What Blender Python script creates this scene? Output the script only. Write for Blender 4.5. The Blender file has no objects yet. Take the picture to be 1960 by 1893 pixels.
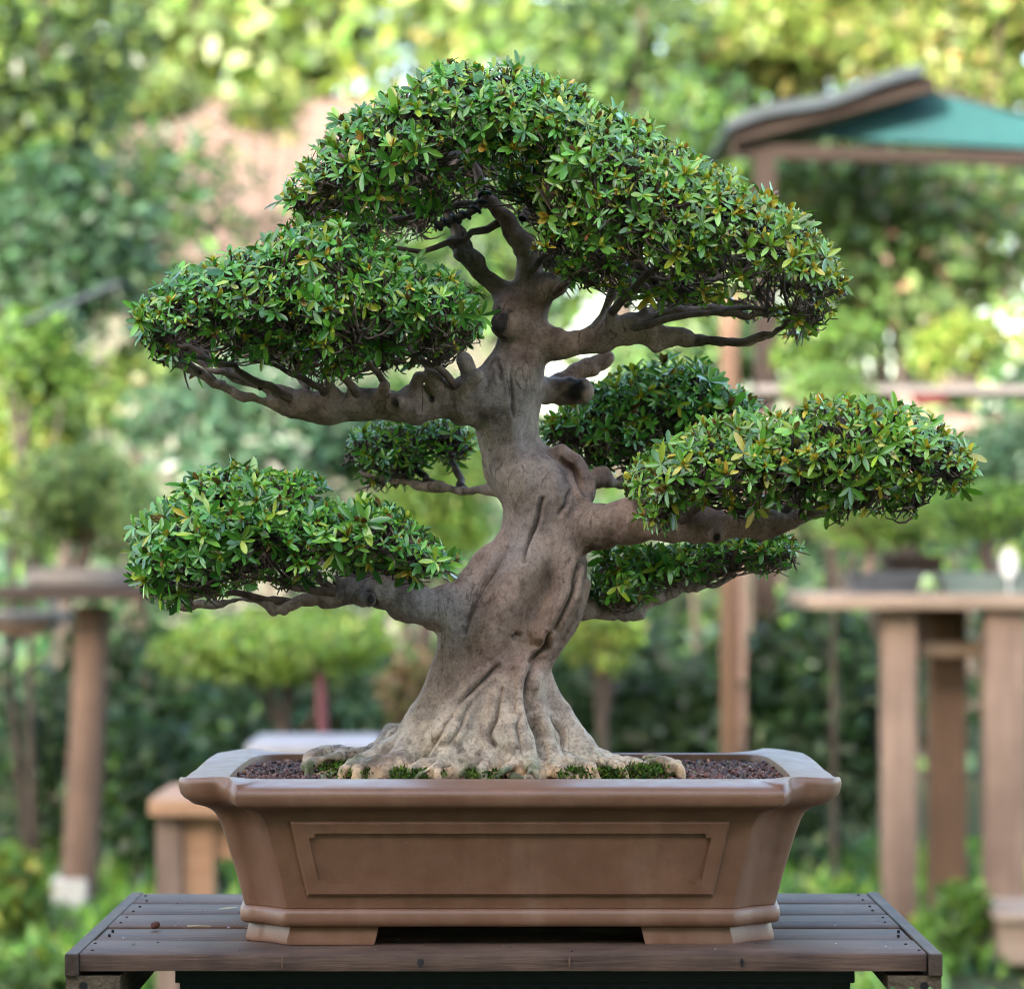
import bpy, math, random
import numpy as np
from mathutils import Vector

random.seed(5)
rng = np.random.default_rng(11)
C = bpy.context.scene
COL = C.collection

# ------------------------------------------------------------------ camera
CAM_Z = 1.25
FPX = 5846.0            # focal length in units of a 1960 px wide frame
PITCH = math.atan(89.5 / FPX)
cam_d = bpy.data.cameras.new("camera")
cam = bpy.data.objects.new("camera", cam_d)
COL.objects.link(cam)
cam.location = (0, 0, CAM_Z)
cam.rotation_euler = (math.pi / 2 + PITCH, 0, 0)
cam_d.sensor_width = 36
cam_d.lens = 36 * FPX / 1960
cam_d.clip_start = 0.1
cam_d.clip_end = 500
cam_d.dof.use_dof = True
cam_d.dof.focus_distance = 2.70
cam_d.dof.aperture_fstop = 6.4
C.camera = cam

# ------------------------------------------------------------------ light
SUN_EL = math.radians(19)
SUN_AZ = math.radians(25)          # behind the camera, to the left
sv = Vector((-math.sin(SUN_AZ) * math.cos(SUN_EL), -math.cos(SUN_AZ) * math.cos(SUN_EL), math.sin(SUN_EL)))
w = bpy.data.worlds.new("World")
C.world = w
w.use_nodes = True
nt = w.node_tree
bg = nt.nodes["Background"]
sky = nt.nodes.new("ShaderNodeTexSky")
sky.sky_type = 'NISHITA'
sky.sun_disc = False
sky.sun_elevation = SUN_EL
sky.sun_rotation = math.atan2(sv.x, sv.y)
sky.air_density = 1.0
sky.dust_density = 3.0
sky.ozone_density = 0.6
nt.links.new(sky.outputs[0], bg.inputs[0])
bg.inputs[1].default_value = 0.15
sun_d = bpy.data.lights.new("sun", 'SUN')
sun_d.energy = 2.0
sun_d.angle = math.radians(0.5)
sun_d.color = (1.0, 0.94, 0.84)
sun = bpy.data.objects.new("sun", sun_d)
COL.objects.link(sun)
sun.rotation_euler = (-sv).to_track_quat('-Z', 'Y').to_euler()
sun.location = (0, 0, 12)

C.view_settings.view_transform = 'Standard'
C.view_settings.look = 'None'
C.view_settings.gamma = 1
C.view_settings.exposure = 3.15
C.render.engine = 'CYCLES'
C.cycles.use_denoising = True
C.cycles.filter_width = 1.1
C.cycles.max_bounces = 6
C.cycles.diffuse_bounces = 3
C.cycles.glossy_bounces = 3
C.cycles.transmission_bounces = 3
C.cycles.sample_clamp_indirect = 6


# ------------------------------------------------------------------ helpers
def P(px, py, Y):
    """a point of the 1960 px wide picture at distance Y, in metres"""
    u = (px - 980) / FPX
    v = (946.5 - py) / FPX
    c, s = math.cos(PITCH), math.sin(PITCH)
    k = Y / (c - v * s)
    return np.array((u * k, Y, CAM_Z + (s + v * c) * k))


def project(p):
    c, s = math.cos(PITCH), math.sin(PITCH)
    d = p - np.array((0, 0, CAM_Z))
    dep = d[:, 1] * c + d[:, 2] * s
    up = -d[:, 1] * s + d[:, 2] * c
    return np.stack((980 + FPX * d[:, 0] / dep, 946.5 - FPX * up / dep), 1)


def nrm(a):
    return a / np.maximum(np.linalg.norm(a, axis=-1, keepdims=True), 1e-9)


def empty(name, label, cat, loc=(0, 0, 0), group=None, kind=None):
    o = bpy.data.objects.new(name, None)
    COL.objects.link(o)
    o.location = loc
    o.empty_display_size = 0.05
    return tag(o, label, cat, group, kind)


def tag(o, label=None, cat=None, group=None, kind=None):
    if label: o["label"] = label
    if cat: o["category"] = cat
    if group: o["group"] = group
    if kind: o["kind"] = kind
    return o


def wpos(o):
    p = np.array(o.location)
    while o.parent:
        o = o.parent
        p = p + np.array(o.location)
    return p


def make(name, verts, faces, mat, parent=None, smooth=True, col=None, normals=None):
    """verts in world space; faces = list of index tuples or (loop_idx, sizes) arrays"""
    verts = np.asarray(verts, dtype=np.float64)
    if parent is not None:
        verts = verts - wpos(parent)
    me = bpy.data.meshes.new(name)
    if isinstance(faces, tuple) and len(faces) == 2 and isinstance(faces[0], np.ndarray) and faces[0].ndim == 1:
        loops, sizes = faces
        me.vertices.add(len(verts))
        me.vertices.foreach_set("co", verts.astype(np.float32).ravel())
        me.loops.add(len(loops))
        me.loops.foreach_set("vertex_index", loops.astype(np.int32))
        me.polygons.add(len(sizes))
        st = np.zeros(len(sizes), np.int32)
        st[1:] = np.cumsum(sizes)[:-1]
        me.polygons.foreach_set("loop_start", st)
        me.update(calc_edges=True)
        me.validate()
    else:
        me.from_pydata(verts.tolist(), [], [tuple(int(i) for i in f) for f in faces])
        me.update()
    if smooth is True:
        me.polygons.foreach_set("use_smooth", np.ones(len(me.polygons), bool))
    if col is not None:
        a = me.color_attributes.new("col", 'FLOAT_COLOR', 'POINT')
        c4 = np.ones((len(verts), 4), np.float32)
        c4[:, :3] = col
        a.data.foreach_set("color", c4.ravel())
    if normals is not None:
        me.normals_split_custom_set_from_vertices(normals.tolist())
    if mat: me.materials.append(mat)
    o = bpy.data.objects.new(name, me)
    COL.objects.link(o)
    if parent is not None:
        o.parent = parent
    return o


class MB:
    """collects boxes, tubes and prisms into one mesh"""
    def __init__(s):
        s.v = []; s.f = []
    def add(s, v, f):
        n = len(s.v)
        s.v += [tuple(q) for q in v]
        s.f += [tuple(i + n for i in q) for q in f]
        return s
    def box(s, x0, x1, y0, y1, z0, z1, bev=0.0):
        if bev <= 0:
            v = [(x, y, z) for z in (z0, z1) for y in (y0, y1) for x in (x0, x1)]
            return s.add(v, [(0, 2, 3, 1), (4, 5, 7, 6), (0, 1, 5, 4), (2, 6, 7, 3), (0, 4, 6, 2), (1, 3, 7, 5)])
        b = bev
        rings = []
        for z, i in ((z0, b), (z0 + b * .3, b * .3), (z0 + b, 0), (z1 - b, 0), (z1 - b * .3, b * .3), (z1, b)):
            rings.append([(x0 + b, y0 + i, z), (x1 - b, y0 + i, z), (x1 - b * .3 - i * .5, y0 + b * .3 + i * .5, z), (x1 - i, y0 + b, z), (x1 - i, y1 - b, z), (x1 - b * .3 - i * .5, y1 - b * .3 - i * .5, z),
                          (x1 - b, y1 - i, z), (x0 + b, y1 - i, z), (x0 + b * .3 + i * .5, y1 - b * .3 - i * .5, z), (x0 + i, y1 - b, z), (x0 + i, y0 + b, z), (x0 + b * .3 + i * .5, y0 + b * .3 + i * .5, z)])
        return s.loft(rings, True, True)
    def loft(s, rings, cap0=False, cap1=False):
        n = len(rings[0]); v = [q for r in rings for q in r]; f = []
        for k in range(len(rings) - 1):
            for i in range(n):
                j = (i + 1) % n
                f.append((k * n + i, k * n + j, (k + 1) * n + j, (k + 1) * n + i))
        if cap0: f.append(tuple(reversed(range(n))))
        if cap1: f.append(tuple(range((len(rings) - 1) * n, len(rings) * n)))
        return s.add(v, f)
    def tube(s, pts, rad, n=12, cap=True):
        pts = np.asarray(pts, float); rad = np.broadcast_to(np.asarray(rad, float), (len(pts),))
        tan = nrm(np.gradient(pts, axis=0))
        ref = np.array((0, 1, 0.)) if abs(nrm(pts[-1] - pts[0])[1]) < .8 else np.array((1, 0, 0.))
        rings = []
        for p, t, r in zip(pts, tan, rad):
            a = nrm(np.cross(t, ref)); b = np.cross(t, a)
            rings.append([p + r * (math.cos(q) * a + math.sin(q) * b) for q in np.linspace(0, 2 * math.pi, n, endpoint=False)])
        return s.loft(rings, cap, cap)
    def beam(s, p, q, wd, ht):
        """rectangular bar from p to q, wd across, ht upwards"""
        p = np.asarray(p, float); q = np.asarray(q, float)
        t = nrm(q - p); up = np.array((0, 0, 1.)) if abs(t[2]) < .9 else np.array((0, 1., 0))
        a = nrm(np.cross(t, up)); b = np.cross(a, t)
        b2 = .12 * min(wd, ht)
        prof = [(-wd / 2 + b2, -ht / 2), (wd / 2 - b2, -ht / 2), (wd / 2, -ht / 2 + b2), (wd / 2, ht / 2 - b2), (wd / 2 - b2, ht / 2), (-wd / 2 + b2, ht / 2), (-wd / 2, ht / 2 - b2), (-wd / 2, -ht / 2 + b2)]
        return s.loft([[c + x * a + y * b for x, y in prof] for c in (p, q)], True, True)
    def build(s, name, mat, parent=None, smooth=False):
        o = make(name, np.array(s.v), s.f, mat, parent, smooth=False)
        if smooth:
            o.data.polygons.foreach_set("use_smooth", np.ones(len(o.data.polygons), bool))
            try:
                o.data.set_sharp_from_angle(angle=math.radians(smooth if smooth is not True else 40))
            except Exception:
                pass
        return o


def hash3(ix, iy, iz, seed):
    h = (ix.astype(np.int64) * 374761393 + iy.astype(np.int64) * 668265263 + iz.astype(np.int64) * 1274126177 + seed * 974634777) & 0xffffffff
    h = ((h ^ (h >> 13)) * 1274126177) & 0xffffffff
    h = ((h ^ (h >> 16)) * 2246822519) & 0xffffffff
    return ((h ^ (h >> 15)) & 0xffff) / 65535.0 * 2 - 1


def vnoise(p, freq, seed=0):
    q = p * freq
    i = np.floor(q).astype(np.int64); f = q - i
    f = f * f * f * (f * (f * 6 - 15) + 10)
    out = 0
    for dx in (0, 1):
        for dy in (0, 1):
            for dz in (0, 1):
                wt = (f[:, 0] if dx else 1 - f[:, 0]) * (f[:, 1] if dy else 1 - f[:, 1]) * (f[:, 2] if dz else 1 - f[:, 2])
                out = out + wt * hash3(i[:, 0] + dx, i[:, 1] + dy, i[:, 2] + dz, seed)
    return out


def spline(pts, n):
    """Catmull-Rom through pts (any width), n samples"""
    p = np.asarray(pts, float)
    q = np.vstack((2 * p[0] - p[1], p, 2 * p[-1] - p[-2]))
    t = np.linspace(0, len(p) - 1 - 1e-9, n)
    i = t.astype(int); f = (t - i)[:, None]
    a, b, c, d = q[i], q[i + 1], q[i + 2], q[i + 3]
    return .5 * (2 * b + (c - a) * f + (2 * a - 5 * b + 4 * c - d) * f ** 2 + (3 * b - a - 3 * c + d) * f ** 3)


# ------------------------------------------------------------------ materials
def mat(name, rough=.6, spec=.5):
    m = bpy.data.materials.new(name)
    m.use_nodes = True
    b = m.node_tree.nodes["Principled BSDF"]
    b.inputs["Roughness"].default_value = rough
    b.inputs["Specular IOR Level"].default_value = spec
    return m, m.node_tree, b


def nz(t, scale, detail=4, rough=.55, stretch=None, dist=0.0, coord="Object"):
    tc = t.nodes.new("ShaderNodeTexCoord")
    n = t.nodes.new("ShaderNodeTexNoise")
    n.inputs["Scale"].default_value = scale
    n.inputs["Detail"].default_value = detail
    n.inputs["Roughness"].default_value = rough
    n.inputs["Distortion"].default_value = dist
    if stretch:
        mp = t.nodes.new("ShaderNodeMapping")
        mp.inputs["Scale"].default_value = stretch
        t.links.new(tc.outputs[coord], mp.inputs[0]); t.links.new(mp.outputs[0], n.inputs["Vector"])
    else:
        t.links.new(tc.outputs[coord], n.inputs["Vector"])
    return n.outputs["Fac"]


def ramp(t, fac, stops):
    r = t.nodes.new("ShaderNodeValToRGB")
    e = r.color_ramp.elements
    while len(e) < len(stops): e.new(.5)
    for k, (p, c) in enumerate(stops):
        e[k].position = p
        e[k].color = (*c, 1) if len(c) == 3 else c
    t.links.new(fac, r.inputs[0])
    return r.outputs[0]


def mix(t, fac, a, b, mode='MIX'):
    m = t.nodes.new("ShaderNodeMix")
    m.data_type = 'RGBA'; m.blend_type = mode
    for sock, val in ((m.inputs[0], fac), (m.inputs[6], a), (m.inputs[7], b)):
        if hasattr(val, "links"): t.links.new(val, sock)
        elif isinstance(val, (int, float)): sock.default_value = val
        else: sock.default_value = (*val, 1)
    return m.outputs[2]


def bump(t, b, h, strength=.3, dist=.002, prev=None):
    n = t.nodes.new("ShaderNodeBump")
    n.inputs["Strength"].default_value = strength
    n.inputs["Distance"].default_value = dist
    t.links.new(h, n.inputs["Height"])
    if prev: t.links.new(prev, n.inputs["Normal"])
    t.links.new(n.outputs[0], b.inputs["Normal"])
    return n.outputs[0]


def wood(name, dark, light, rough=.6, scale=30, axis='X', spec=.5, bstr=.4, bdist=.001):
    m, t, b = mat(name, rough, spec)
    st = {'X': (.06, 1, 1), 'Y': (1, .06, 1), 'Z': (1, 1, .06)}[axis]
    n1 = nz(t, scale, 6, .6, st, .6)
    n2 = nz(t, scale * 3, 3, .6, st)
    n3 = nz(t, scale * .12, 3)
    oi = t.nodes.new("ShaderNodeObjectInfo")
    c = ramp(t, n1, [(.3, dark), (.7, light)])
    c = mix(t, ramp(t, n2, [(.3, (.35,) * 3), (.75, (1.,) * 3)]), tuple(q * .75 for q in dark), c)
    c = mix(t, .4, c, ramp(t, n3, [(.3, dark), (.7, light)]))
    c = mix(t, .5, c, mix(t, oi.outputs["Random"], tuple(q * .75 for q in light), tuple(min(1, q * 1.15) for q in light)), 'MULTIPLY') if False else c
    t.links.new(c, b.inputs["Base Color"])
    bump(t, b, n2, bstr, bdist)
    return m


def leaf_mat(name, rough=.38, trans=.3, spec=.5, tint=(1.25, 1.2, .45)):
    m, t, b = mat(name, rough, spec)
    at = t.nodes.new("ShaderNodeAttribute"); at.attribute_name = "col"
    t.links.new(at.outputs["Color"], b.inputs["Base Color"])
    tr = t.nodes.new("ShaderNodeBsdfTranslucent")
    t.links.new(mix(t, 1.0, at.outputs["Color"], tint, 'MULTIPLY'), tr.inputs[0])
    ms = t.nodes.new("ShaderNodeMixShader")
    ms.inputs[0].default_value = trans
    t.links.new(b.outputs[0], ms.inputs[1]); t.links.new(tr.outputs[0], ms.inputs[2])
    t.links.new(ms.outputs[0], t.nodes["Material Output"].inputs[0])
    return m


M = {}
M['leaf'] = leaf_mat("azalea_leaf", .27, .13, .65)
M['far_leaf'] = leaf_mat("background_leaf", .45, .35, .5)

# bark: vertex colour carries lichen / pale root tones, noise carries the bark grain
m, t, b = mat("bonsai_bark", .72, .35)
at = t.nodes.new("ShaderNodeAttribute"); at.attribute_name = "col"
n1 = nz(t, 26, 6, .65); n2 = nz(t, 120, 5, .7); n3 = nz(t, 420, 3, .6); n4 = nz(t, 55, 5, .7, (1, 1, .35), .8)
c = mix(t, ramp(t, n1, [(.32, (.62, .56, .54)), (.5, (1, 1, 1)), (.7, (1.18, 1.1, 1.0))]), (0, 0, 0), at.outputs["Color"], 'MIX')
c = mix(t, 1.0, at.outputs["Color"], ramp(t, n1, [(.35, (.50, .44, .43)), (.5, (1, 1, 1)), (.66, (1.25, 1.22, 1.18))]), 'MULTIPLY')
c = mix(t, 1.0, c, ramp(t, n2, [(.32, (.74, .70, .68)), (.52, (1, 1, 1)), (.75, (1.16, 1.15, 1.12))]), 'MULTIPLY')
c = mix(t, .8, c, ramp(t, n3, [(.34, (.60, .58, .57)), (.46, (.98, .98, .98)), (.68, (1.14, 1.14, 1.14))]), 'MULTIPLY')
n5 = nz(t, 34, 3, .5, (1, 1, .22), 1.2); n6 = nz(t, 13, 2)
mm = t.nodes.new("ShaderNodeMath"); mm.operation = 'SUBTRACT'; mm.inputs[1].default_value = .5; t.links.new(n5, mm.inputs[0])
ma = t.nodes.new("ShaderNodeMath"); ma.operation = 'ABSOLUTE'; t.links.new(mm.outputs[0], ma.inputs[0])
fis = ramp(t, ma.outputs[0], [(.0, (0, 0, 0)), (.016, (1, 1, 1))])
fis = mix(t, ramp(t, n6, [(.46, (0, 0, 0)), (.56, (1, 1, 1))]), (1, 1, 1), fis)
c = mix(t, 1.0, c, ramp(t, fis, [(0, (.48, .44, .42)), (1, (1, 1, 1))]), 'MULTIPLY')
t.links.new(c, b.inputs["Base Color"])
x = bump(t, b, fis, .5, .0012)
x = bump(t, b, n4, .3, .003, x)
x = bump(t, b, n2, .3, .0011, x)
bump(t, b, n3, .8, .0007, x)
M['bark'] = m

m, t, b = mat("twig_bark", .75, .3)
n1 = nz(t, 90, 4)
t.links.new(ramp(t, n1, [(.3, (.045, .030, .024)), (.7, (.20, .138, .105))]), b.inputs["Base Color"])
M['twig'] = m

m, t, b = mat("unglazed_brown_clay", .46, .5)
n1 = nz(t, 9, 5, .6); n2 = nz(t, 700, 2, .6); n3 = nz(t, 60, 4)
c = ramp(t, n1, [(.3, (.155, .064, .033)), (.7, (.205, .090, .046))])
c = mix(t, .35, c, ramp(t, n3, [(.35, (.13, .062, .035)), (.7, (.225, .118, .07))]))
c = mix(t, ramp(t, n2, [(.70, (0, 0, 0)), (.78, (1, 1, 1))]), c, (.42, .26, .17))
n7 = nz(t, 22, 4, .6, (1, 1, .16)); n8 = nz(t, 7, 5, .7)
c = mix(t, ramp(t, n7, [(.52, (0, 0, 0)), (.72, (.28, .28, .28))]), c, (.33, .21, .145))
c = mix(t, ramp(t, n8, [(.54, (0, 0, 0)), (.60, (.30, .30, .30)), (.64, (0.08, 0.08, 0.08))]), c, (.12, .055, .032))
t.links.new(c, b.inputs["Base Color"])
t.links.new(ramp(t, n3, [(.3, (.42,) * 3), (.7, (.62,) * 3)]), b.inputs["Roughness"])
x = bump(t, b, n2, .25, .0004)
bump(t, b, n3, .2, .0012, x)
b.inputs['Coat Weight'].default_value = .22
b.inputs['Coat Roughness'].default_value = .28
M['clay'] = m

m, t, b = mat("soil", .8, .3)
t.links.new(ramp(t, nz(t, 300, 3), [(.3, (.03, .014, .01)), (.7, (.07, .03, .022))]), b.inputs["Base Color"])
M['soil'] = m
m, t, b = mat("soil_grain", .62, .5)
at = t.nodes.new("ShaderNodeAttribute"); at.attribute_name = "col"
t.links.new(at.outputs["Color"], b.inputs["Base Color"])
bump(t, b, nz(t, 900, 3), .4, .0006)
M['grain'] = m

M['bench'] = wood("dark_stained_plank", (.036, .020, .015), (.175, .102, .068), .62, 150, 'X', .2, .7, .0010)
M['bench_y'] = wood("dark_stained_batten", (.030, .019, .014), (.15, .098, .07), .62, 150, 'Y', .2, .7, .0010)
M['cleat'] = wood("rough_cleat_wood", (.05, .034, .02), (.16, .105, .06), .7, 60, 'Y', .4, .9, .003)
M['pale_wood'] = wood("weathered_pale_timber", (.085, .054, .042), (.29, .205, .158), .75, 26, 'Z', .3)
M['pale_wood_x'] = wood("weathered_pale_board", (.16, .11, .08), (.36, .275, .215), .7, 26, 'X', .3)
M['orange_wood'] = wood("orange_brown_timber", (.09, .052, .033), (.20, .115, .070), .7, 26, 'Z', .3)
M['orange_wood_x'] = wood("tan_board", (.22, .115, .062), (.40, .25, .16), .65, 26, 'X', .3)
M['log'] = wood("brown_log", (.07, .043, .032), (.20, .13, .095), .75, 26, 'Z', .3)
M['grey_wood'] = wood("grey_board", (.07, .06, .055), (.22, .2, .19), .6, 8, 'X', .4)
M['rafter'] = wood("dark_rafter", (.010, .007, .006), (.034, .022, .017), .8, 12, 'X', .2)
M['pink_wood'] = wood("faded_pink_board", (.17, .105, .085), (.30, .21, .18), .7, 8, 'X', .3)
M['dark_wood'] = wood("dark_brown_beam", (.022, .015, .012), (.07, .046, .036), .7, 8, 'X', .3)


def plain(name, c1, c2, rough=.6, scale=20, spec=.5, bs=.2):
    m, t, b = mat(name, rough, spec)
    n = nz(t, scale, 4)
    t.links.new(ramp(t, n, [(.3, c1), (.7, c2)]), b.inputs["Base Color"])
    bump(t, b, n, bs, .002)
    return m


M['crate'] = plain("black_plastic", (.003, .005, .006), (.008, .011, .013), .5, 60)
M['hole'] = plain("dark_nail_and_hole_shade", (.004, .003, .003), (.01, .008, .007), .9, 60)  # near-black for nail heads, a knot and the painted shade of bolt holes
M['wire'] = plain("black_wire", (.010, .011, .014), (.022, .024, .03), .4, 200)
M['wound'] = plain("charred_wound", (.008, .007, .007), (.03, .025, .022), .8, 300)
M['concrete'] = plain("concrete", (.24, .24, .23), (.4, .4, .38), .85, 12, .3)
M['white'] = plain("white_plastic", (.50, .50, .49), (.6, .6, .59), .5, 20)
M['maroon'] = plain("maroon_paint", (.07, .014, .022), (.11, .026, .036), .5, 10)
M['dark_stem'] = plain("dark_stem", (.03, .022, .016), (.07, .05, .038), .8, 12)
M['dark_pot'] = plain("dark_glazed_tray", (.035, .04, .05), (.075, .085, .1), .3, 10)
M['green_pot'] = plain("grey_green_tray", (.09, .13, .13), (.16, .21, .2), .35, 10)
M['grey_stone'] = plain("grey_slab", (.16, .16, .18), (.3, .3, .32), .8, 8, .3)
M['teal'] = plain("teal_shade_cloth", (.004, .042, .048), (.007, .065, .068), .7, 6, .3)
M['slate'] = plain("grey_shade_cloth", (.008, .014, .019), (.018, .028, .036), .6, 6, .3)
M['red'] = plain("red_plastic", (.075, .016, .017), (.11, .024, .024), .45, 10)
M['seed'] = plain("brown_grain", (.05, .016, .01), (.11, .035, .022), .7, 600, .3, .6)
M['straw'] = plain("straw", (.45, .36, .2), (.62, .52, .34), .6, 100)
M['plaster'] = plain("pale_plaster", (.07, .075, .06), (.11, .11, .09), .85, 2, .2)
m, t, b = mat("terracotta_tiles", .85, .2)
n1 = nz(t, 2.0, 5, .7); n2 = nz(t, 9, 3, .6, (1, .3, 1))
c = ramp(t, n1, [(.3, (.100, .074, .060)), (.7, (.155, .120, .100))])
c = mix(t, .5, c, ramp(t, n2, [(.35, (.075, .045, .038)), (.7, (.145, .103, .088))]))
t.links.new(c, b.inputs["Base Color"])
M['tiles'] = m
m, t, b = mat("garden_soil", .9, .2)
n1 = nz(t, .6, 6, .65); n2 = nz(t, 6, 5, .7)
c = ramp(t, n1, [(.35, (.02, .03, .012)), (.5, (.03, .042, .015)), (.7, (.05, .04, .026))])
c = mix(t, .5, c, ramp(t, n2, [(.3, (.018, .02, .01)), (.7, (.06, .07, .028))]))
t.links.new(c, b.inputs["Base Color"])
bump(t, b, n2, .5, .03)
M['ground'] = m
M['moss'] = leaf_mat("moss", .8, .2, .2)


# ------------------------------------------------------------------ leaf builders
LT = np.array([(0, 0, 0), (.3, 0, -.02), (.6, 0, -.02), (.85, 0, -.01), (.27, -.78, .12), (.60, -1, .14), (.87, -.62, .06), (.27, .78, .12), (.60, 1, .14), (.87, .62, .06), (1, 0, 0)])
LF = [(0, 1, 4), (0, 7, 1), (1, 2, 5, 4), (1, 7, 8, 2), (2, 3, 6, 5), (2, 8, 9, 3), (3, 10, 6), (3, 9, 10)]
QT = np.array([(0, 0, 0), (.5, -1, .15), (1, 0, -.1), (.5, 1, .15)])
QF = [(0, 3, 2, 1)]


def leaf_arrays(pos, d, n, L, W, curl, T=LT, F=LF):
    N = len(pos)
    d = nrm(d); s = nrm(np.cross(n, d)); n = np.cross(d, s)
    u, v, h = T[:, 0], T[:, 1], T[:, 2]
    V = (pos[:, None, :] + d[:, None, :] * (u[None, :] * L[:, None])[..., None]
         + s[:, None, :] * (v[None, :] * W[:, None] * .5)[..., None]
         + n[:, None, :] * ((h[None, :] * W[:, None]) - curl[:, None] * L[:, None] * u[None, :] ** 2)[..., None])
    k = len(T)
    base = np.concatenate([np.array(f) for f in F])
    sizes = np.array([len(f) for f in F])
    loops = (np.arange(N)[:, None] * k + base[None, :]).ravel()
    return V.reshape(-1, 3), loops, np.tile(sizes, N)


def rand_dirs(n):
    return nrm(rng.normal(size=(n, 3)))


def pick(pal, n, jitter=.18):
    """pal: list of (weight, colour)"""
    wgt = np.array([p[0] for p in pal], float); wgt /= wgt.sum()
    c = np.array([p[1] for p in pal])[rng.choice(len(pal), n, p=wgt)]
    return np.clip(c * (1 + jitter * rng.normal(size=(n, 1))) * (1 + .06 * rng.normal(size=(n, 3))), .003, .9)


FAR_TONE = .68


def cloud(center, radii, n, leaf, pal, clumps=14, clump_r=.42, up=.5, flat_bottom=.0, asp=.42):
    """leaf positions, directions, colours of an uneven crown made of overlapping clumps"""
    cc = rand_dirs(clumps) * (rng.random((clumps, 1)) ** .45) * .72
    if flat_bottom: cc[:, 2] = np.maximum(cc[:, 2], -flat_bottom)
    cr = clump_r * (.65 + .7 * rng.random(clumps))
    k = rng.choice(clumps, n, p=cr ** 2 / (cr ** 2).sum())
    dd = rand_dirs(n)
    pos = cc[k] + dd * (cr[k] * (.55 + .5 * rng.random(n) ** .6))[:, None]
    if flat_bottom:
        low = pos[:, 2] < -flat_bottom
        pos[low, 2] = -flat_bottom - .12 * rng.random(low.sum())
    pos = np.asarray(center) + pos * np.asarray(radii)
    nn = nrm(dd * .7 + np.array((0, 0, up)) + .5 * rng.normal(size=(n, 3)))
    d = nrm(np.cross(nn, rand_dirs(n)) + .25 * dd)
    L = leaf * (.6 + .8 * rng.random(n))
    tone = (1 + .22 * rng.normal(size=clumps))[k]
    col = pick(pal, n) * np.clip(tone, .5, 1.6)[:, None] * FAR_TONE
    return leaf_arrays(pos, d, nn, L, L * asp, .15 * rng.random(n), QT, QF) + (np.repeat(col, 4, 0),)


def crown(name, center, radii, n, leaf, pal, parent=None, **kw):
    V, lo, sz, col = cloud(center, radii, n, leaf, pal, **kw)
    return make(name, V, (lo, sz), M['far_leaf'], parent, smooth=True, col=col)


# ------------------------------------------------------------------ ground
ys = np.concatenate(([-25], np.linspace(-8, 40, 60), [140, 300]))
xs = np.concatenate(([-200, -60], np.linspace(-16, 16, 60), [60, 200]))
gx, gy = np.meshgrid(xs, ys)
gp = np.stack((gx.ravel(), gy.ravel(), np.zeros(gx.size)), 1)
gp[:, 2] = .03 * vnoise(gp, .6, 3) - .03
nx_ = len(xs)
gf = [(j * nx_ + i, j * nx_ + i + 1, (j + 1) * nx_ + i + 1, (j + 1) * nx_ + i) for j in range(len(ys) - 1) for i in range(nx_ - 1)]
tag(make("ground", gp, gf, M['ground']), "garden ground of dark earth and low weeds", "ground", kind="structure")

# ------------------------------------------------------------------ plank table and crate
TZ = CAM_Z - .347
tb = empty("wooden_table", "dark stained slatted wooden table top under the potted bonsai", "table", (-.008, 2.80, TZ - .016))
edges = [2.575, 2.668, 2.756, 2.848, 2.936, 3.022]
for k in range(5):
    mb = MB()
    y0, y1 = edges[k] + .0022, edges[k + 1] - .0022
    nseg = 24
    rings = []
    for i in range(nseg + 1):
        x = -.364 + .713 * i / nseg
        wob = .0007 * math.sin(x * 17 + k * 2.1) + .0004 * math.sin(x * 41 + k)
        z1 = TZ + .0006 * math.sin(x * 9 + k * 1.7) - (.0008 if k in (1, 3) else 0)
        z0 = TZ - .0145; bv = .0026
        rings.append([(x, y0 + wob, z0), (x, y0 + wob, z1 - bv), (x, y0 + wob + bv * .35, z1 - bv * .35), (x, y0 + wob + bv, z1), (x, y1 + wob - bv, z1), (x, y1 + wob - bv * .35, z1 - bv * .35), (x, y1 + wob, z1 - bv), (x, y1 + wob, z0)])
    mb.loft(rings, True, True)
    pl = mb.build("plank", M['bench'], tb, smooth=30)
    for sx in (-.356, .342):                      # nail heads
        for q in (.27, .72):
            yy = y0 + (y1 - y0) * q + rng.uniform(-.006, .006); xx = sx + rng.uniform(-.004, .004)
            MB().loft([[(xx + r * math.cos(a), yy + r * math.sin(a), TZ + h) for a in np.linspace(0, 2 * math.pi, 8, endpoint=False)] for r, h in ((.0013, -.002), (.0013, .0007), (.0008, .0011))], False, True).build("nail_head", M['hole'], pl)
    if k == 0:                                    # knots on the front edge
        for kx, kw, km in ((540, .0009, 'orange_wood'), (1090, .0008, 'orange_wood'), (805, .0026, 'wound'), (1420, .0012, 'hole')):
            xk = P(kx, 1840, 2.577)[0]
            MB().loft([[(xk + kw * m_ * math.cos(a) * (1 + .2 * math.sin(3 * a)), y0 + d_, TZ - .0075 + (.0052 if km == 'orange_wood' else .004) * m_ * math.sin(a)) for a in np.linspace(0, 2 * math.pi, 14, endpoint=False)] for m_, d_ in ((1, .001), (1, -.0010), (.6, -.0013))][::-1], True, True).build("knot", M[km], pl)
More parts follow.
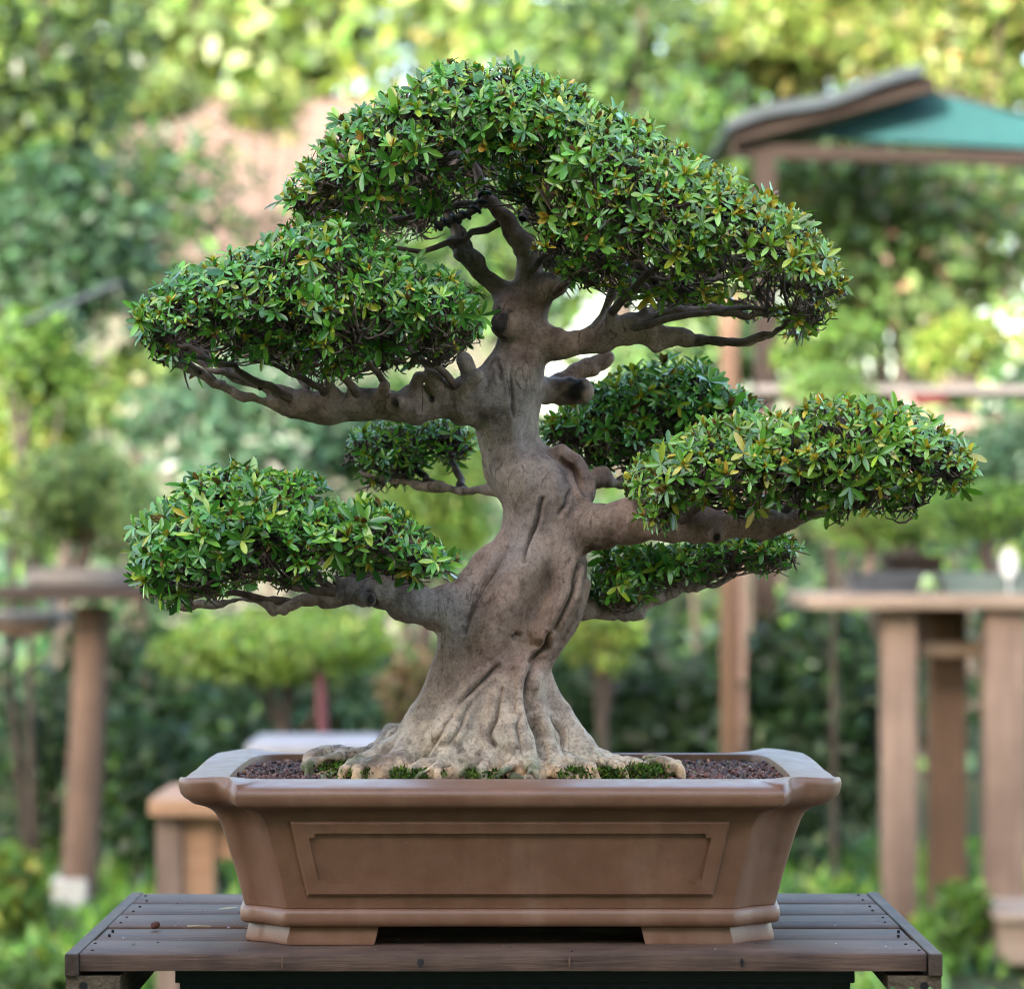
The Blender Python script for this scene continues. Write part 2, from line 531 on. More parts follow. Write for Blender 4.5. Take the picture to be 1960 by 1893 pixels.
for sx in (-.376, .3505):
    MB().box(sx, sx + .0115, 2.572, 3.024, TZ - .0185, TZ + .0006, .0012).build("end_batten", M['bench_y'], tb)
    x0, x1 = (sx + .0005, sx + .046) if sx < 0 else (sx - .034, sx + .011)
    mb = MB()
    n = 14
    rings = []
    for i in range(n + 1):                         # cleat with a rough split lower edge
        x = x0 + (x1 - x0) * i / n
        lo = TZ - .0305 - (.004 if sx < 0 else .0) - .0035 * math.sin(i * 1.3 + sx * 9) * (.2 if sx < 0 else 1)
        if sx < 0: lo = TZ - .05
        rings.append([(x, 2.576, lo), (x, 2.576, TZ - .0187), (x, 3.015, TZ - .0187), (x, 3.015, lo)])
    mb.loft(rings, True, True)
    cl = mb.build("cleat", M['cleat'], tb)
    hx = (sx + .0155) if sx < 0 else (sx - .0035)
    MB().loft([[(hx + r * math.cos(a), y, TZ - .0268 + r * math.sin(a)) for a in np.linspace(0, 2 * math.pi, 14, endpoint=False)] for r, y in ((.0036, 2.5755), (.0036, 2.5752))], True, True).build("bolt_hole", M['hole'], cl)  # flat near-black disc, paints the shade inside a bolt hole
    MB().beam((x1 - .004 if sx < 0 else x0 + .004, 2.60, TZ - .022), (x1 + .02 if sx < 0 else x0 - .02, 2.60, TZ - .018), .05, .006)

cr = empty("plastic_crate", "black slotted plastic crate holding up the wooden table", "crate", (0, 2.80, 0))
ZT = TZ - .0165
X0, X1, Y0, Y1 = -.283, .288, 2.612, 2.985
mb = MB()
mb.box(X0 - .004, X1 + .004, Y0 - .005, Y1 + .005, ZT - .0125, ZT, .001)
for yy, sgn in ((Y0, 1), (Y1, -1)):
    mb.box(X0, X1, *(sorted((yy, yy + sgn * .004))), ZT - .0175, ZT - .0126)
    mb.box(X0, X1, *(sorted((yy, yy + sgn * .004))), ZT - .08, ZT - .0275)
    nb = 34
    for i in range(nb + 1):
        xx = X0 + (X1 - X0) * i / nb
        mb.box(max(X0, xx - .0042), min(X1, xx + .0042), *(sorted((yy + sgn * .0004, yy + sgn * .0036))), ZT - .0276, ZT - .0174)
    mb.box(X0, X1, *(sorted((yy + sgn * .006, yy + sgn * .011))), .0, ZT - .078)
    for i in range(7):
        xx = X0 + .02 + (X1 - X0 - .04) * i / 6
        mb.box(xx - .003, xx + .003, *(sorted((yy - sgn * .002, yy - sgn * .0002))), .0, ZT - .0275)
for xx, sgn in ((X0, 1), (X1, -1)):
    mb.box(*(sorted((xx - sgn * .001, xx + sgn * .003))), Y0 + .004, Y1 - .004, .0, ZT - .0127)
mb.build("crate_body", M['crate'], cr)

# small litter on the planks
def blob(name, c, r, label, cat, m, seed, squash=.8, sub=2):
    import bmesh
    bm = bmesh.new()
    bmesh.ops.create_icosphere(bm, subdivisions=sub, radius=1)
    v = np.array([q.co for q in bm.verts]); f = [[q.index for q in p.verts] for p in bm.faces]
    bm.free()
    v = v * (1 + .3 * vnoise(v + seed * 7.3, 1.6, seed))[:, None] * np.array((r, r, r * squash))
    return tag(make(name, v + np.array(c), f, m, None), label, cat)
q = P(297, 1778, 2.74)
blob("soil_crumb", (q[0], 2.742, TZ + .0032), .0042, "small dark red soil crumb lying on the table planks", "soil crumb", M['seed'], 3)
q = P(357, 1776, 2.75)
stk = MB().tube([(q[0] + .001, 2.748, TZ + .0016), (q[0] + .010, 2.749, TZ + .0018), (q[0] + .022, 2.751, TZ + .0012)], [.0008, .0007, .0005], 8).build("dry_straw", M['straw'], None, True)
tag(stk, "thin pale dry stem lying beside the soil crumb", "stem")
q = P(437, 1745, 2.86)
V, lo, sz = leaf_arrays(np.array([(q[0] - .012, 2.872, TZ + .002)]), np.array([(1, .1, .02)]), np.array([(0, -.2, 1.)]), np.array([.02]), np.array([.004]), np.array([-.08]))
tag(make("fallen_leaf", V, (lo, sz), M['leaf'], None, col=np.tile((.42, .38, .16), (len(V), 1))), "narrow curled yellowish fallen leaf on the rear planks", "leaf")
dv, dl, ds = [], [], []
bits = []
for k in range(170):
    x, y = rng.uniform(-.35, .34), rng.uniform(2.585, 3.01)
    bits.append((x, y, TZ + .0011))
bits = np.array(bits)
nn = np.tile((0, 0, 1.), (170, 1)) + .2 * rng.normal(size=(170, 3))
L = .001 + .0042 * rng.random(170) ** 4
V, lo, sz = leaf_arrays(bits, np.cross(nn, rand_dirs(170)), nrm(nn), L, L * .6, np.zeros(170), QT, QF)
tag(make("dust", V, (lo, sz), M['grain'], None, col=np.repeat(pick([(3, (.42, .4, .36)), (2, (.05, .03, .02))], 170), 4, 0)), "pale specks and crumbs scattered over the table planks", "specks", kind="stuff")

# ------------------------------------------------------------------ pot
PX, PY = -.0018, 2.805
rimq = [(0, -.205), (.12, -.205), (.224, -.205), (.2340, -.2042), (.2392, -.194), (.2436, -.177), (.252, -.1705), (.267, -.1690), (.2800, -.1625), (.2885, -.142), (.2930, -.075), (.2945, 0)]
rimb = [(0, .205), (.12, .205), (.215, .205), (.234, .204), (.245, .2015), (.255, .197), (.264, .190), (.273, .179), (.282, .16), (.289, .12), (.2935, .06), (.2945, 0)]
botq = [(0, -.172), (.10, -.172), (.184, -.172), (.193, -.171), (.200, -.163), (.208, -.153), (.218, -.1465), (.226, -.143), (.2315, -.136), (.233, -.11), (.234, -.06), (.2345, 0)]
innq = [(0, -.160), (.10, -.160), (.195, -.160), (.213, -.1592), (.224, -.157), (.2325, -.153), (.2385, -.1475), (.243, -.140), (.246, -.13), (.2475, -.1), (.2485, -.05), (.249, 0)]


def full(qd, sub=4, back=None):
    q = np.array(qd)
    n = (len(q) - 1) * sub + 1
    s = spline(q, n)
    lin = np.stack([np.interp(np.linspace(0, len(q) - 1, n), range(len(q)), q[:, k]) for k in (0, 1)], 1)
    s = s * .7 + lin * .3
    a = s
    b_ = s[::-1][1:] * (1, -1)
    if back is not None:
        r_ = full(back, sub)[:n] 
        b_ = r_[::-1][1:]
    c_ = full(back, sub)[:n][1:] * (-1, 1) if back is not None else s[1:] * (-1, -1)
    if back is None: c_ = s[1:] * (-1, -1)
    d_ = s[::-1][1:-1] * (-1, 1)
    return np.vstack((a, b_, c_, d_))


RIM, BOT, INN = full(rimq, 4, rimb), full(botq), full(innq)


def ring(a, b_, t, z, grow=0.0, sweep=0.0):
    p = a * (1 - t) + b_ * t
    if grow:
        tg = np.roll(p, -1, 0) - np.roll(p, 1, 0)
        nn_ = nrm(np.stack((tg[:, 1], -tg[:, 0]), 1))
        p = p + nn_ * grow
    zz = np.full(len(p), TZ + z)
    if sweep:
        zz = zz + sweep * np.clip((np.abs(a[:, 0]) - (.232 if a is RIM else .205)) / .024, 0, 1) * np.clip((np.abs(a[:, 1]) - .05) / .1, 0, 1)
    return np.column_stack((p[:, 0] + PX, p[:, 1] + PY, zz)).tolist()


PROF_T = [(.1192, .20), (.1172, .34), (.1145, .45), (.1105, .535), (.105, .59), (.098, .64), (.088, .70), (.075, .77), (.055, .885), (.0315, 1.0)]
pot = empty("bonsai_pot", "brown unglazed rectangular bonsai pot with indented corners and framed front panel", "plant pot", (PX, PY, TZ))
mb = MB()
SW = .008
rings = [ring(INN, INN, 0, .112, -.003), ring(INN, INN, 0, .136, -.001), ring(INN, INN, 0, .1405, -.0002), ring(INN, RIM, .06, .1418, 0, .0), ring(INN, RIM, .35, .1405, 0, SW * .35), ring(INN, RIM, .7, .1380, 0, SW * .7),
         ring(INN, RIM, .90, .1362, 0, SW), ring(RIM, RIM, 0, .1345, -.0016, SW), ring(RIM, RIM, 0, .1325, -.0002, SW), ring(RIM, RIM, 0, .129, .0004, SW), ring(RIM, RIM, 0, .1252, -.0006, SW * .9), ring(RIM, BOT, .03, .1225, 0, SW * .7), ring(RIM, BOT, .08, .1205, 0, SW * .5)]
rings += [ring(RIM, BOT, tt, zz) for zz, tt in PROF_T]
rings = rings[::-1]
mb.loft(rings, True, True)
body = mb.build("pot_body", M['clay'], pot, smooth=50)
mb = MB()
mb.loft([ring(BOT, BOT, 0, z, g) for z, g in ((.0155, -.004), (.0158, .0012), (.0172, .0032), (.022, .0040), (.027, .0036), (.0298, .0024), (.0312, -.001))], True, True)
mb.build("base_band", M['clay'], pot, smooth=50)
for sx in (-1, 1):
    for sy in (-1, 1):
        out = [(.113, -.1685)] + [(x - .004, y + .0035) for x, y in botq[2:10]] + [(.229, -.075)]
        inn = [(.212, -.075), (.210, -.125), (.195, -.148), (.113, -.150)]
        poly = out + inn
        rr = []
        for z, g, cut in ((0, .0022, .004), (.003, .0026, .003), (.0155, 0, 0)):
            c0 = np.array((.18, -.12))
            rr.append([(PX + sx * (x + (g * 1.2 if i > 0 and i < len(out) and x > .18 else 0) + (cut if i in (0, len(poly) - 1) else 0)), PY - sy * (y - (g if i < len(out) else 0)) * -1 if False else PY + sy * -1 * -(y - (g if i < len(out) else 0)) * -1 * -1, TZ + z) for i, (x, y) in enumerate(poly)])
        mb = MB().loft(rr if sx * sy > 0 else [r[::-1] for r in rr], True, True)
        mb.build("foot", M['clay'], pot, smooth=35)


def front_y(z):
    zz = [p[0] for p in PROF_T][::-1]; tt = [p[1] for p in PROF_T][::-1]
    tv = np.interp(z, zz, tt)
    return PY + (-.205) * (1 - tv) + (-.172) * tv


# raised moulding frame on the front face (an outer rectangle, an inner rectangle with eared corners)
def rect(x1, z1, x0, z0, ear=0, n=10):
    """corners: top half width x1 at z1, bottom half width x0 at z0"""
    pts = []
    def X(z): return x0 + (x1 - x0) * (z - z0) / (z1 - z0)
    e = ear
    base = [(-1, z0), (1, z0), (1, z1), (-1, z1)]
    cs = []
    for k, (s, z) in enumerate(base):
        zi = z + (e if z == z0 else -e)
        if e:
            a = (s * (X(z) - e * 1.6), z); m_ = (s * (X(z) - e * 1.6), zi); b_ = (s * X(zi), zi)
            cs.append([b_, m_, a] if k in (0, 2) else [a, m_, b_])
        else:
            cs.append([(s * X(z), z)] * 3)
    for k in range(4):
        pts += cs[k]
        p, q_ = cs[k][-1], cs[(k + 1) % 4][0]
        for i in range(1, n):
            f = i / n
            pts.append((p[0] + (q_[0] - p[0]) * f, p[1] + (q_[1] - p[1]) * f))
    return pts


o_ = rect(.1885, .1075, .1745, .0425)
i_ = rect(.1745, .0985, .1655, .0520, .0036)
rings = []
for base, pr, sh in ((o_, -.0010, 0), (o_, .0016, 0), (o_, .0036, .0020), (i_, .0036, -.0014), (i_, .0016, 0), (i_, -.0010, 0)):
    rr = []
    for (x, z) in base:
        cx_, cz_ = 0, .075
        f = 1 - sh / max(.02, abs(z - cz_)) if sh else 1
        x2 = x - math.copysign(sh, x); z2 = z - math.copysign(sh, z - cz_)
        rr.append((PX + x2, front_y(z2) - pr, TZ + z2))
    rings.append(rr)
MB().loft(rings).build("panel_frame", M['clay'], pot, smooth=30)

# soil bed and grains
SZ = TZ + .1335
RT = P(965, 1476, 2.80)[0]                       # trunk base x


def soil_h(x, y):
    d = np.hypot((x - RT) / .17, (y - 2.80) / .12)
    return SZ + .010 * np.clip(1 - d, 0, 1)


rs = []
for g in np.linspace(1, .02, 16):
    p = INN * g
    x, y = p[:, 0] + PX, p[:, 1] + PY
    rs.append(np.column_stack((x, y, soil_h(x, y) - .003)).tolist())
MB().loft(rs, False, True).build("soil_bed", M['soil'], pot, True)
import bmesh
bm = bmesh.new(); bmesh.ops.create_icosphere(bm, subdivisions=1, radius=1)
IV = np.array([v.co for v in bm.verts]); IF = np.array([[v.index for v in f.verts] for f in bm.faces]); bm.free()
IV0 = IV


def grains(pos, r, jit=.35):
    n = len(pos)
    V = IV0[None] * (1 + jit * rng.uniform(-1, 1, (n, len(IV0), 1))) * (r[:, None, None] * (.7 + .6 * rng.random((n, 1, 3)))) + pos[:, None]
    lo = (np.arange(n)[:, None, None] * len(IV0) + IF[None]).reshape(-1)
    return V.reshape(-1, 3), lo, np.full(n * len(IF), 3)


from_poly = INN * .985
pts = []
while len(pts) < 8000:
    x, y = rng.uniform(-.247, .247), rng.uniform(-.158, .158)
    cxn = .247 - max(0, abs(y) - .115) * .55
    if abs(x) < cxn: pts.append((x + PX, y + PY))
pts = np.array(pts)
r = .0013 + .0013 * rng.random(len(pts))
pos = np.column_stack((pts, soil_h(pts[:, 0], pts[:, 1]) + rng.uniform(-.003, .0016, len(pts))))
V, lo, sz = grains(pos, r)
colr = pick([(6, (.095, .032, .019)), (3, (.145, .055, .033)), (2, (.04, .018, .012)), (.5, (.26, .15, .11)), (.12, (.55, .3, .12))], len(pts), .25)
tag(make("gravel", V, (lo, sz), M['grain'], None, smooth=False, col=np.repeat(colr, len(IV0), 0)), "dark red brown soil grains filling the bonsai pot", "soil grains", kind="stuff")

# ------------------------------------------------------------------ the bonsai: wood
tree = empty("bonsai_tree", "old azalea bonsai with thick twisted trunk and layered leaf pads in a brown pot", "bonsai tree", (RT, 2.80, SZ))
YC = 2.80
TRUNK = [(1470, 955, 150, .0), (1420, 950, 142, .0), (1370, 938, 126, .0), (1320, 932, 112, .0), (1270, 940, 107, .002), (1230, 960, 112, .004), (1190, 984, 118, .005), (1150, 998, 118, .004), (1100, 1008, 112, .002), (1055, 1026, 98, .0), (1010, 1037, 84, -.002), (970, 1042, 82, -.002),
         (935, 1028, 92, .0), (900, 1010, 88, .002), (870, 990, 73, .004), (840, 973, 63, .004), (800, 967, 66, .003), (760, 968, 70, .0), (720, 978, 67, -.002), (690, 990, 58, -.002), (655, 1003, 48, .0), (620, 1006, 42, .002), (585, 1010, 38, .003), (560, 1018, 35, .004)]
U = 1 / (FPX / YC)


def chain_px(lst):
    """list of (px, py, radius px, dY) -> points, radii"""
    p = np.array([P(a, b_, YC + d) for a, b_, r_, d in lst]); rr = np.array([r_ * (YC + d) / FPX for a, b_, r_, d in lst])
    return p, rr


CH = []      # (part name, id, points, radii, flute)
def chain(part, pts, rad, flute=0, n=None):
    q = np.column_stack((pts, rad))
    L = np.linalg.norm(np.diff(pts, axis=0), axis=1).sum()
    n = n or max(4, int(L / .006))
    s = spline(q, n)
    CH.append((part, s[:, :3], np.maximum(s[:, 3], .0012), flute))


p, r = chain_px([(x, y, h, d) for y, x, h, d in TRUNK])
chain("trunk", p, r, 1)
tq = spline(np.column_stack((p, r)), 400)
tq = tq[np.argsort(tq[:, 2])]
ker = np.hanning(31); ker /= ker.sum()
tq = np.stack([np.convolve(np.pad(tq[:, i], 15, mode='edge'), ker, 'valid') for i in range(4)], 1)
TR_Z, TR_C, TR_R = tq[:, 2], tq[:, :2], tq[:, 3]
# muscles and swellings on the trunk
for lst in ([(1100, 960, 26, -.015), (1118, 940, 18, 0), (1105, 900, 22, .0), (1075, 870, 18, .0)], [(1112, 1120, 16, -.02), (1090, 1180, 26, -.022), (1050, 1230, 30, -.022), (1000, 1290, 34, -.03), (965, 1360, 36, -.045), (950, 1420, 36, -.06)],
            [(905, 1110, 30, -.012), (880, 1190, 34, -.02), (860, 1270, 30, -.02), (830, 1340, 30, -.02), (790, 1400, 30, -.02)], [(1040, 1040, 30, -.03), (1000, 1100, 36, -.045), (960, 1180, 34, -.045), (930, 1260, 30, -.042), (900, 1340, 32, -.045), (860, 1410, 34, -.055)],
            [(1035, 900, 25, -.025), (1060, 960, 28, -.028), (1070, 1020, 30, -.03), (1085, 1080, 28, -.04), (1080, 1150, 30, -.045), (1040, 1210, 26, -.04)],
            [(1030, 1290, 24, -.015), (1046, 1335, 26, -.022), (1068, 1375, 30, -.026), (1092, 1412, 34, -.03), (1120, 1440, 26, -.035)], [(1000, 1290, 30, -.045), (985, 1350, 34, -.05), (985, 1400, 38, -.062), (1000, 1445, 36, -.07)]):
    chain("trunk", *chain_px(lst))
chain("trunk", *chain_px([(940, 1062, 20, -.005), (915, 1085, 22, -.002), (905, 1112, 18, .0)]))
# knobs and cut stubs of the head
chain("trunk", *chain_px([(1005, 630, 36, -.002), (985, 622, 34, -.014), (968, 622, 26, -.022)]))
chain("trunk", *chain_px([(1018, 575, 34, 0), (1040, 556, 30, -.012), (1062, 546, 26, -.018)]))
chain("trunk", *chain_px([(985, 575, 32, 0), (975, 590, 30, -.01)]))
BR = [
    # left main branch with its stubs
    [(960, 755, 55, .0), (905, 765, 46, -.008), (850, 768, 38, -.012), (780, 774, 34, -.016), (700, 778, 30, -.018), (640, 780, 27, -.02), (595, 775, 24, -.02), (560, 760, 15, -.02), (510, 742, 11, -.02), (455, 725, 8, -.02), (405, 704, 6, -.02), (360, 680, 3, -.02)],
    [(620, 785, 18, -.02), (575, 788, 13, -.022), (520, 772, 10, -.024), (470, 758, 10, -.028), (420, 735, 9, -.03), (370, 708, 7, -.032), (325, 690, 5, -.034), (288, 668, 3, -.036)],
    # right upper branch
    [(1010, 650, 40, 0), (1060, 660, 32, -.008), (1110, 655, 27, -.014), (1160, 642, 24, -.02), (1212, 634, 26, -.022), (1250, 640, 21, -.022), (1300, 648, 16, -.024), (1345, 652, 10, -.026), (1410, 657, 8, -.03), (1470, 642, 6, -.03), (1520, 622, 5, -.03)],
    [(1165, 640, 20, -.02), (1215, 622, 15, -.026), (1265, 604, 11, -.03), (1320, 594, 10, -.034), (1385, 594, 9, -.036), (1430, 602, 6, -.04), (1480, 600, 5, -.04)],
    # two branches climbing into the crown
    [(1018, 560, 34, .0), (1012, 520, 25, -.004), (1000, 470, 21, -.008), (968, 425, 18, -.012), (935, 388, 15, -.016), (915, 340, 11, -.016), (900, 290, 8, -.014)],
    [(1000, 585, 28, .004), (955, 552, 22, .0), (912, 510, 20, -.006), (885, 465, 16, -.01), (872, 430, 12, -.012), (850, 395, 9, -.012)],
    # lower left branch
    [(940, 1150, 52, .0), (890, 1156, 44, -.01), (840, 1168, 42, -.018), (785, 1152, 40, -.026), (740, 1138, 31, -.032), (690, 1128, 25, -.038), (640, 1140, 22, -.044), (590, 1142, 15, -.048), (555, 1158, 9, -.05), (530, 1168, 8, -.05), (500, 1150, 7, -.05), (440, 1150, 6, -.05), (380, 1156, 5, -.05), (335, 1160, 4, -.05)],
    # lower right branch
    [(1060, 1015, 55, -.0), (1120, 1012, 45, -.02), (1180, 1003, 40, -.036), (1235, 996, 36, -.05), (1290, 1000, 26, -.058), (1350, 998, 24, -.062), (1430, 998, 20, -.064), (1500, 1000, 18, -.066), (1560, 985, 10, -.066), (1640, 970, 7, -.066)],
    [(1235, 1010, 26, -.05), (1300, 1020, 15, -.06), (1370, 1022, 14, -.062), (1440, 1016, 12, -.062), (1490, 1014, 9, -.062)],
    # lowest right thin branch
    [(1085, 1150, 30, .02), (1120, 1168, 22, .03), (1150, 1166, 17, .036), (1190, 1174, 14, .04), (1222, 1174, 15, .042), (1245, 1150, 14, .044), (1290, 1130, 13, .046), (1318, 1122, 10, .046), (1350, 1122, 7, .046), (1395, 1108, 6, .046), (1430, 1090, 4, .046)],
    # cut branch behind, and the rough one above it
    [(1000, 745, 36, .02), (1060, 746, 27, .035), (1100, 748, 25, .03), (1112, 748, 23, .026)],
    [(1060, 740, 22, .05), (1100, 716, 19, .06), (1140, 696, 17, .065), (1162, 684, 14, .066)],
    # rear branches
    [(985, 925, 30, .02), (940, 936, 13, .05), (890, 938, 9, .07), (840, 934, 9, .09), (790, 926, 7, .1), (740, 915, 6, .11), (690, 905, 4, .12)],
    [(1080, 930, 26, .03), (1120, 925, 16, .05), (1150, 915, 17, .06), (1180, 925, 10, .07), (1230, 932, 8, .08), (1300, 900, 7, .1)],
]
for bidx, lst in enumerate(BR):
    part = "branch%d" % {1: 0, 3: 2, 8: 7}.get(bidx, bidx)
    p, r = chain_px(lst)
    nn_ = max(6, int(len(lst) * 3))
    q = spline(np.column_stack((p, r)), nn_)
    q[2:, 3] *= 1 + .13 * rng.uniform(-1, 1, nn_ - 2)          # knuckles
    q[2:-1, :3] += .0011 * rng.normal(size=(nn_ - 3, 3))
    chain(part, q[:, :3], q[:, 3])
# stubs on the branches
STUBS = [(0, 905, 735, 888, 690, 17, -.035), (0, 840, 745, 828, 712, 18, -.04), (0, 790, 750, 800, 720, 11, -.035), (0, 730, 765, 735, 738, 12, -.045), (0, 690, 770, 672, 735, 12, -.03), (0, 760, 772, 762, 770, 16, -.05), (0, 650, 765, 628, 732, 9, -.03), (0, 870, 760, 915, 720, 14, -.04),
         (2, 1165, 640, 1168, 598, 15, -.03), (2, 1130, 650, 1175, 558, 9, -.02), (2, 1215, 645, 1235, 590, 8, -.03), (2, 1255, 655, 1258, 664, 14, -.026), (5, 905, 505, 880, 490, 13, -.02), (5, 880, 470, 862, 462, 10, -.02),
         (6, 735, 1128, 725, 1098, 14, -.045), (6, 700, 1140, 706, 1148, 16, -.06), (6, 790, 1130, 770, 1112, 11, -.03), (6, 655, 1130, 640, 1105, 9, -.05), (7, 1370, 1005, 1372, 1028, 17, -.075), (7, 1440, 990, 1432, 960, 11, -.07), (7, 1330, 985, 1320, 955, 9, -.07)]
for bi, a, b_, c_, d_, rr, dy in STUBS:
    chain("branch%d" % bi, *chain_px([(a, b_, rr * 1.15, dy * .6), ((a + c_) / 2, (b_ + d_) / 2, rr, dy * .85), (c_, d_, rr * .85, dy)]))
# surface roots
def root(part, ang, reach, r0, r1, h0=.075, wav=.2, yscale=.8):
    pts = []
    for f, hh in ((0, h0), (.22, h0 * .62), (.45, h0 * .3), (.68, .010), (.86, .002), (1, -.006)):
        a = ang + wav * math.sin(f * 4 + ang * 3) * f
        rad = .035 + (reach - .035) * f
        x, y = RT - .004 + rad * math.cos(a), YC + rad * math.sin(a) * yscale
        pts.append((x, y, soil_h(np.array([x]), np.array([y]))[0] + hh))
    chain(part, np.array(pts), np.linspace(r0, r1, 6) * (1 + .12 * rng.uniform(-1, 1, 6)))
k = 0
for ang, reach, r0, r1 in ((-2.95, .150, .020, .007), (-2.62, .150, .024, .008), (-2.25, .125, .024, .009), (-1.9, .11, .024, .010), (-1.58, .105, .026, .011), (-1.25, .105, .024, .010), (-.95, .115, .024, .009), (-.62, .125, .020, .007), (-.28, .122, .015, .005), (.25, .108, .016, .006), (.9, .12, .024, .009), (1.6, .11, .024, .009), (2.3, .12, .024, .009), (2.8, .14, .02, .008)):
    root("root%d" % k, ang, reach, r0, r1, .045 if -.7 < ang < .4 else .072); k += 1
# the thick pale root lying at the left
pp = [P(760, 1425, 2.83), P(715, 1447, 2.83), P(680, 1452, 2.82), (P(640, 1450, 2.82)), P(605, 1452, 2.81), P(588, 1465, 2.80)]
chain("root%d" % k, np.array(pp), np.array([.020, .012, .0105, .011, .010, .006])); k += 1
KNOB = []
for i in range(20):                                # knobbly root ends along the front
    a = -math.pi + .12 + (math.pi - .14) * (i + rng.uniform(-.5, .5)) / 20
    rad = .119 + .028 * abs(math.cos(a)) + rng.uniform(-.008, .022)
    x, y = RT + .008 + rad * math.cos(a) * 1.12, YC + rad * math.sin(a) * .9
    z = soil_h(np.array([x]), np.array([y]))[0]
    if math.cos(a) > .3: rad *= .86
    x, y = RT + .008 + rad * math.cos(a) * 1.12, YC + rad * math.sin(a) * .9
    rr = rng.uniform(.0024, .0046)
    rt = np.array((RT - x, (YC - y), 0)); rt = rt / np.linalg.norm(rt)
    sd = np.array((-rt[1], rt[0], 0)) * rng.uniform(-.7, .7)
    b3 = np.array((x, y, z))
    nm = "root%d" % k; k += 1
    KNOB.append(nm)
    chain(nm, np.array([b3 + (rt + sd) * .030 + (0, 0, .016), b3 + (rt + sd) * .017 + (0, 0, .0155), b3 + (rt * .5 + sd) * .010 + (0, 0, .0115), b3 + (0, 0, .0055), b3 - rt * .003 + (0, 0, -.007)]), np.array([rr * .8, rr * 1.0, rr * rng.uniform(.8, 1.4), rr * .8, rr * .45]))

for a, r0_, r1_, dz in ((-.2, .10, .150, .004), (-.42, .10, .142, .003), (-.08, .09, .135, .003), (-.62, .10, .14, .002), (-2.7, .12, .165, .002), (-2.45, .11, .15, .002), (-2.95, .12, .16, .003), (-1.4, .10, .128, .002), (-1.75, .10, .13, .002), (-1.05, .10, .135, .002)):
    f_ = np.linspace(0, 1, 9)
    aa = a + .10 * np.sin(f_ * 7 + a * 5) + .05 * rng.normal(size=9)
    rad = r0_ + (r1_ - r0_) * f_
    x, y = RT + rad * np.cos(aa) * 1.1, YC + rad * np.sin(aa) * .86
    chain("root%d" % k, np.column_stack((x, y, soil_h(x, y) + dz + .0035 * (1 - f_) + .0015 * rng.normal(size=9) - .004 * f_ ** 4)), (.0046 - .0026 * f_) * rng.uniform(.8, 1.25, 9)); k += 1

# signed field on a voxel grid, smooth union of all chains, then surface nets
VX = .00125
allp = np.vstack([c[1] for c in CH]); allr = np.concatenate([c[2] for c in CH])
lo3 = (allp - allr[:, None]).min(0) - .008; hi3 = (allp + allr[:, None]).max(0) + .008
lo3[2] = max(lo3[2], SZ - .012)
dim = np.ceil((hi3 - lo3) / VX).astype(int) + 1
S = np.zeros(dim, np.float32)
KB = 330.0
MARG = .014
AX = [lo3[i] + VX * np.arange(dim[i]) for i in range(3)]
for part, pts, rad, flute in CH:
    mg = MARG if rad.max() > .012 else .009
    a0 = np.clip(((pts - rad[:, None]).min(0) - mg - lo3) / VX, 0, dim - 1).astype(int)
    a1 = np.clip(((pts + rad[:, None]).max(0) + mg - lo3) / VX + 1, 1, dim).astype(int)
    D = np.full(a1 - a0, 1.0, np.float32)
    for s in range(len(pts) - 1):
        p, q, r0, r1 = pts[s], pts[s + 1], rad[s], rad[s + 1]
        R = max(r0, r1) * (1.25 if flute else 1) + mg
        if flute: R = 9.0
        b0 = np.clip((np.minimum(p, q) - R - lo3) / VX, a0, a1 - 1).astype(int)
        b1 = np.clip((np.maximum(p, q) + R - lo3) / VX + 1, b0 + 1, a1).astype(int)
        X = AX[0][b0[0]:b1[0], None, None].astype(np.float32); Y = AX[1][None, b0[1]:b1[1], None].astype(np.float32); Z = AX[2][None, None, b0[2]:b1[2]].astype(np.float32)
        d = (q - p).astype(np.float32); L2 = float((d * d).sum()) + 1e-12
        if flute:
            zc = np.clip(Z, TR_Z[0], TR_Z[-1])
            ex = X - np.interp(zc, TR_Z, TR_C[:, 0]).astype(np.float32); ey = Y - np.interp(zc, TR_Z, TR_C[:, 1]).astype(np.float32)
            th = np.arctan2(ey, ex); zz = Z - SZ
            rr = np.interp(zc, TR_Z, TR_R).astype(np.float32) * (1 + .045 * np.cos(3 * th - 12 * zz + 2.2) + .024 * np.cos(5 * th - 26 * zz + 1.) + .012 * np.cos(8 * th - 46 * zz + .4) - .03)
            D[:] = np.minimum(D, .93 * (np.sqrt(ex * ex + ey * ey) - rr) + 3 * np.maximum(np.maximum(Z - TR_Z[-1], TR_Z[0] - Z), 0))
            break
        tt = np.clip(((X - p[0]) * d[0] + (Y - p[1]) * d[1] + (Z - p[2]) * d[2]) / L2, 0, 1)
        ex = X - p[0] - tt * d[0]; ey = Y - p[1] - tt * d[1]; ez = Z - p[2] - tt * d[2]
        dist = np.sqrt(ex * ex + ey * ey + ez * ez)
        rr = r0 + (r1 - r0) * tt
        sl = tuple(slice(b0[i] - a0[i], b1[i] - a0[i]) for i in range(3))
        D[sl] = np.minimum(D[sl], dist - rr)
    sl = tuple(slice(a0[i], a1[i]) for i in range(3))
    S[sl] += np.where(D < mg, np.exp(-KB * np.minimum(D, .05)), 0)
    del D
F = np.log(np.maximum(S, 1e-3)) / KB
del S
F = F.astype(np.float32)


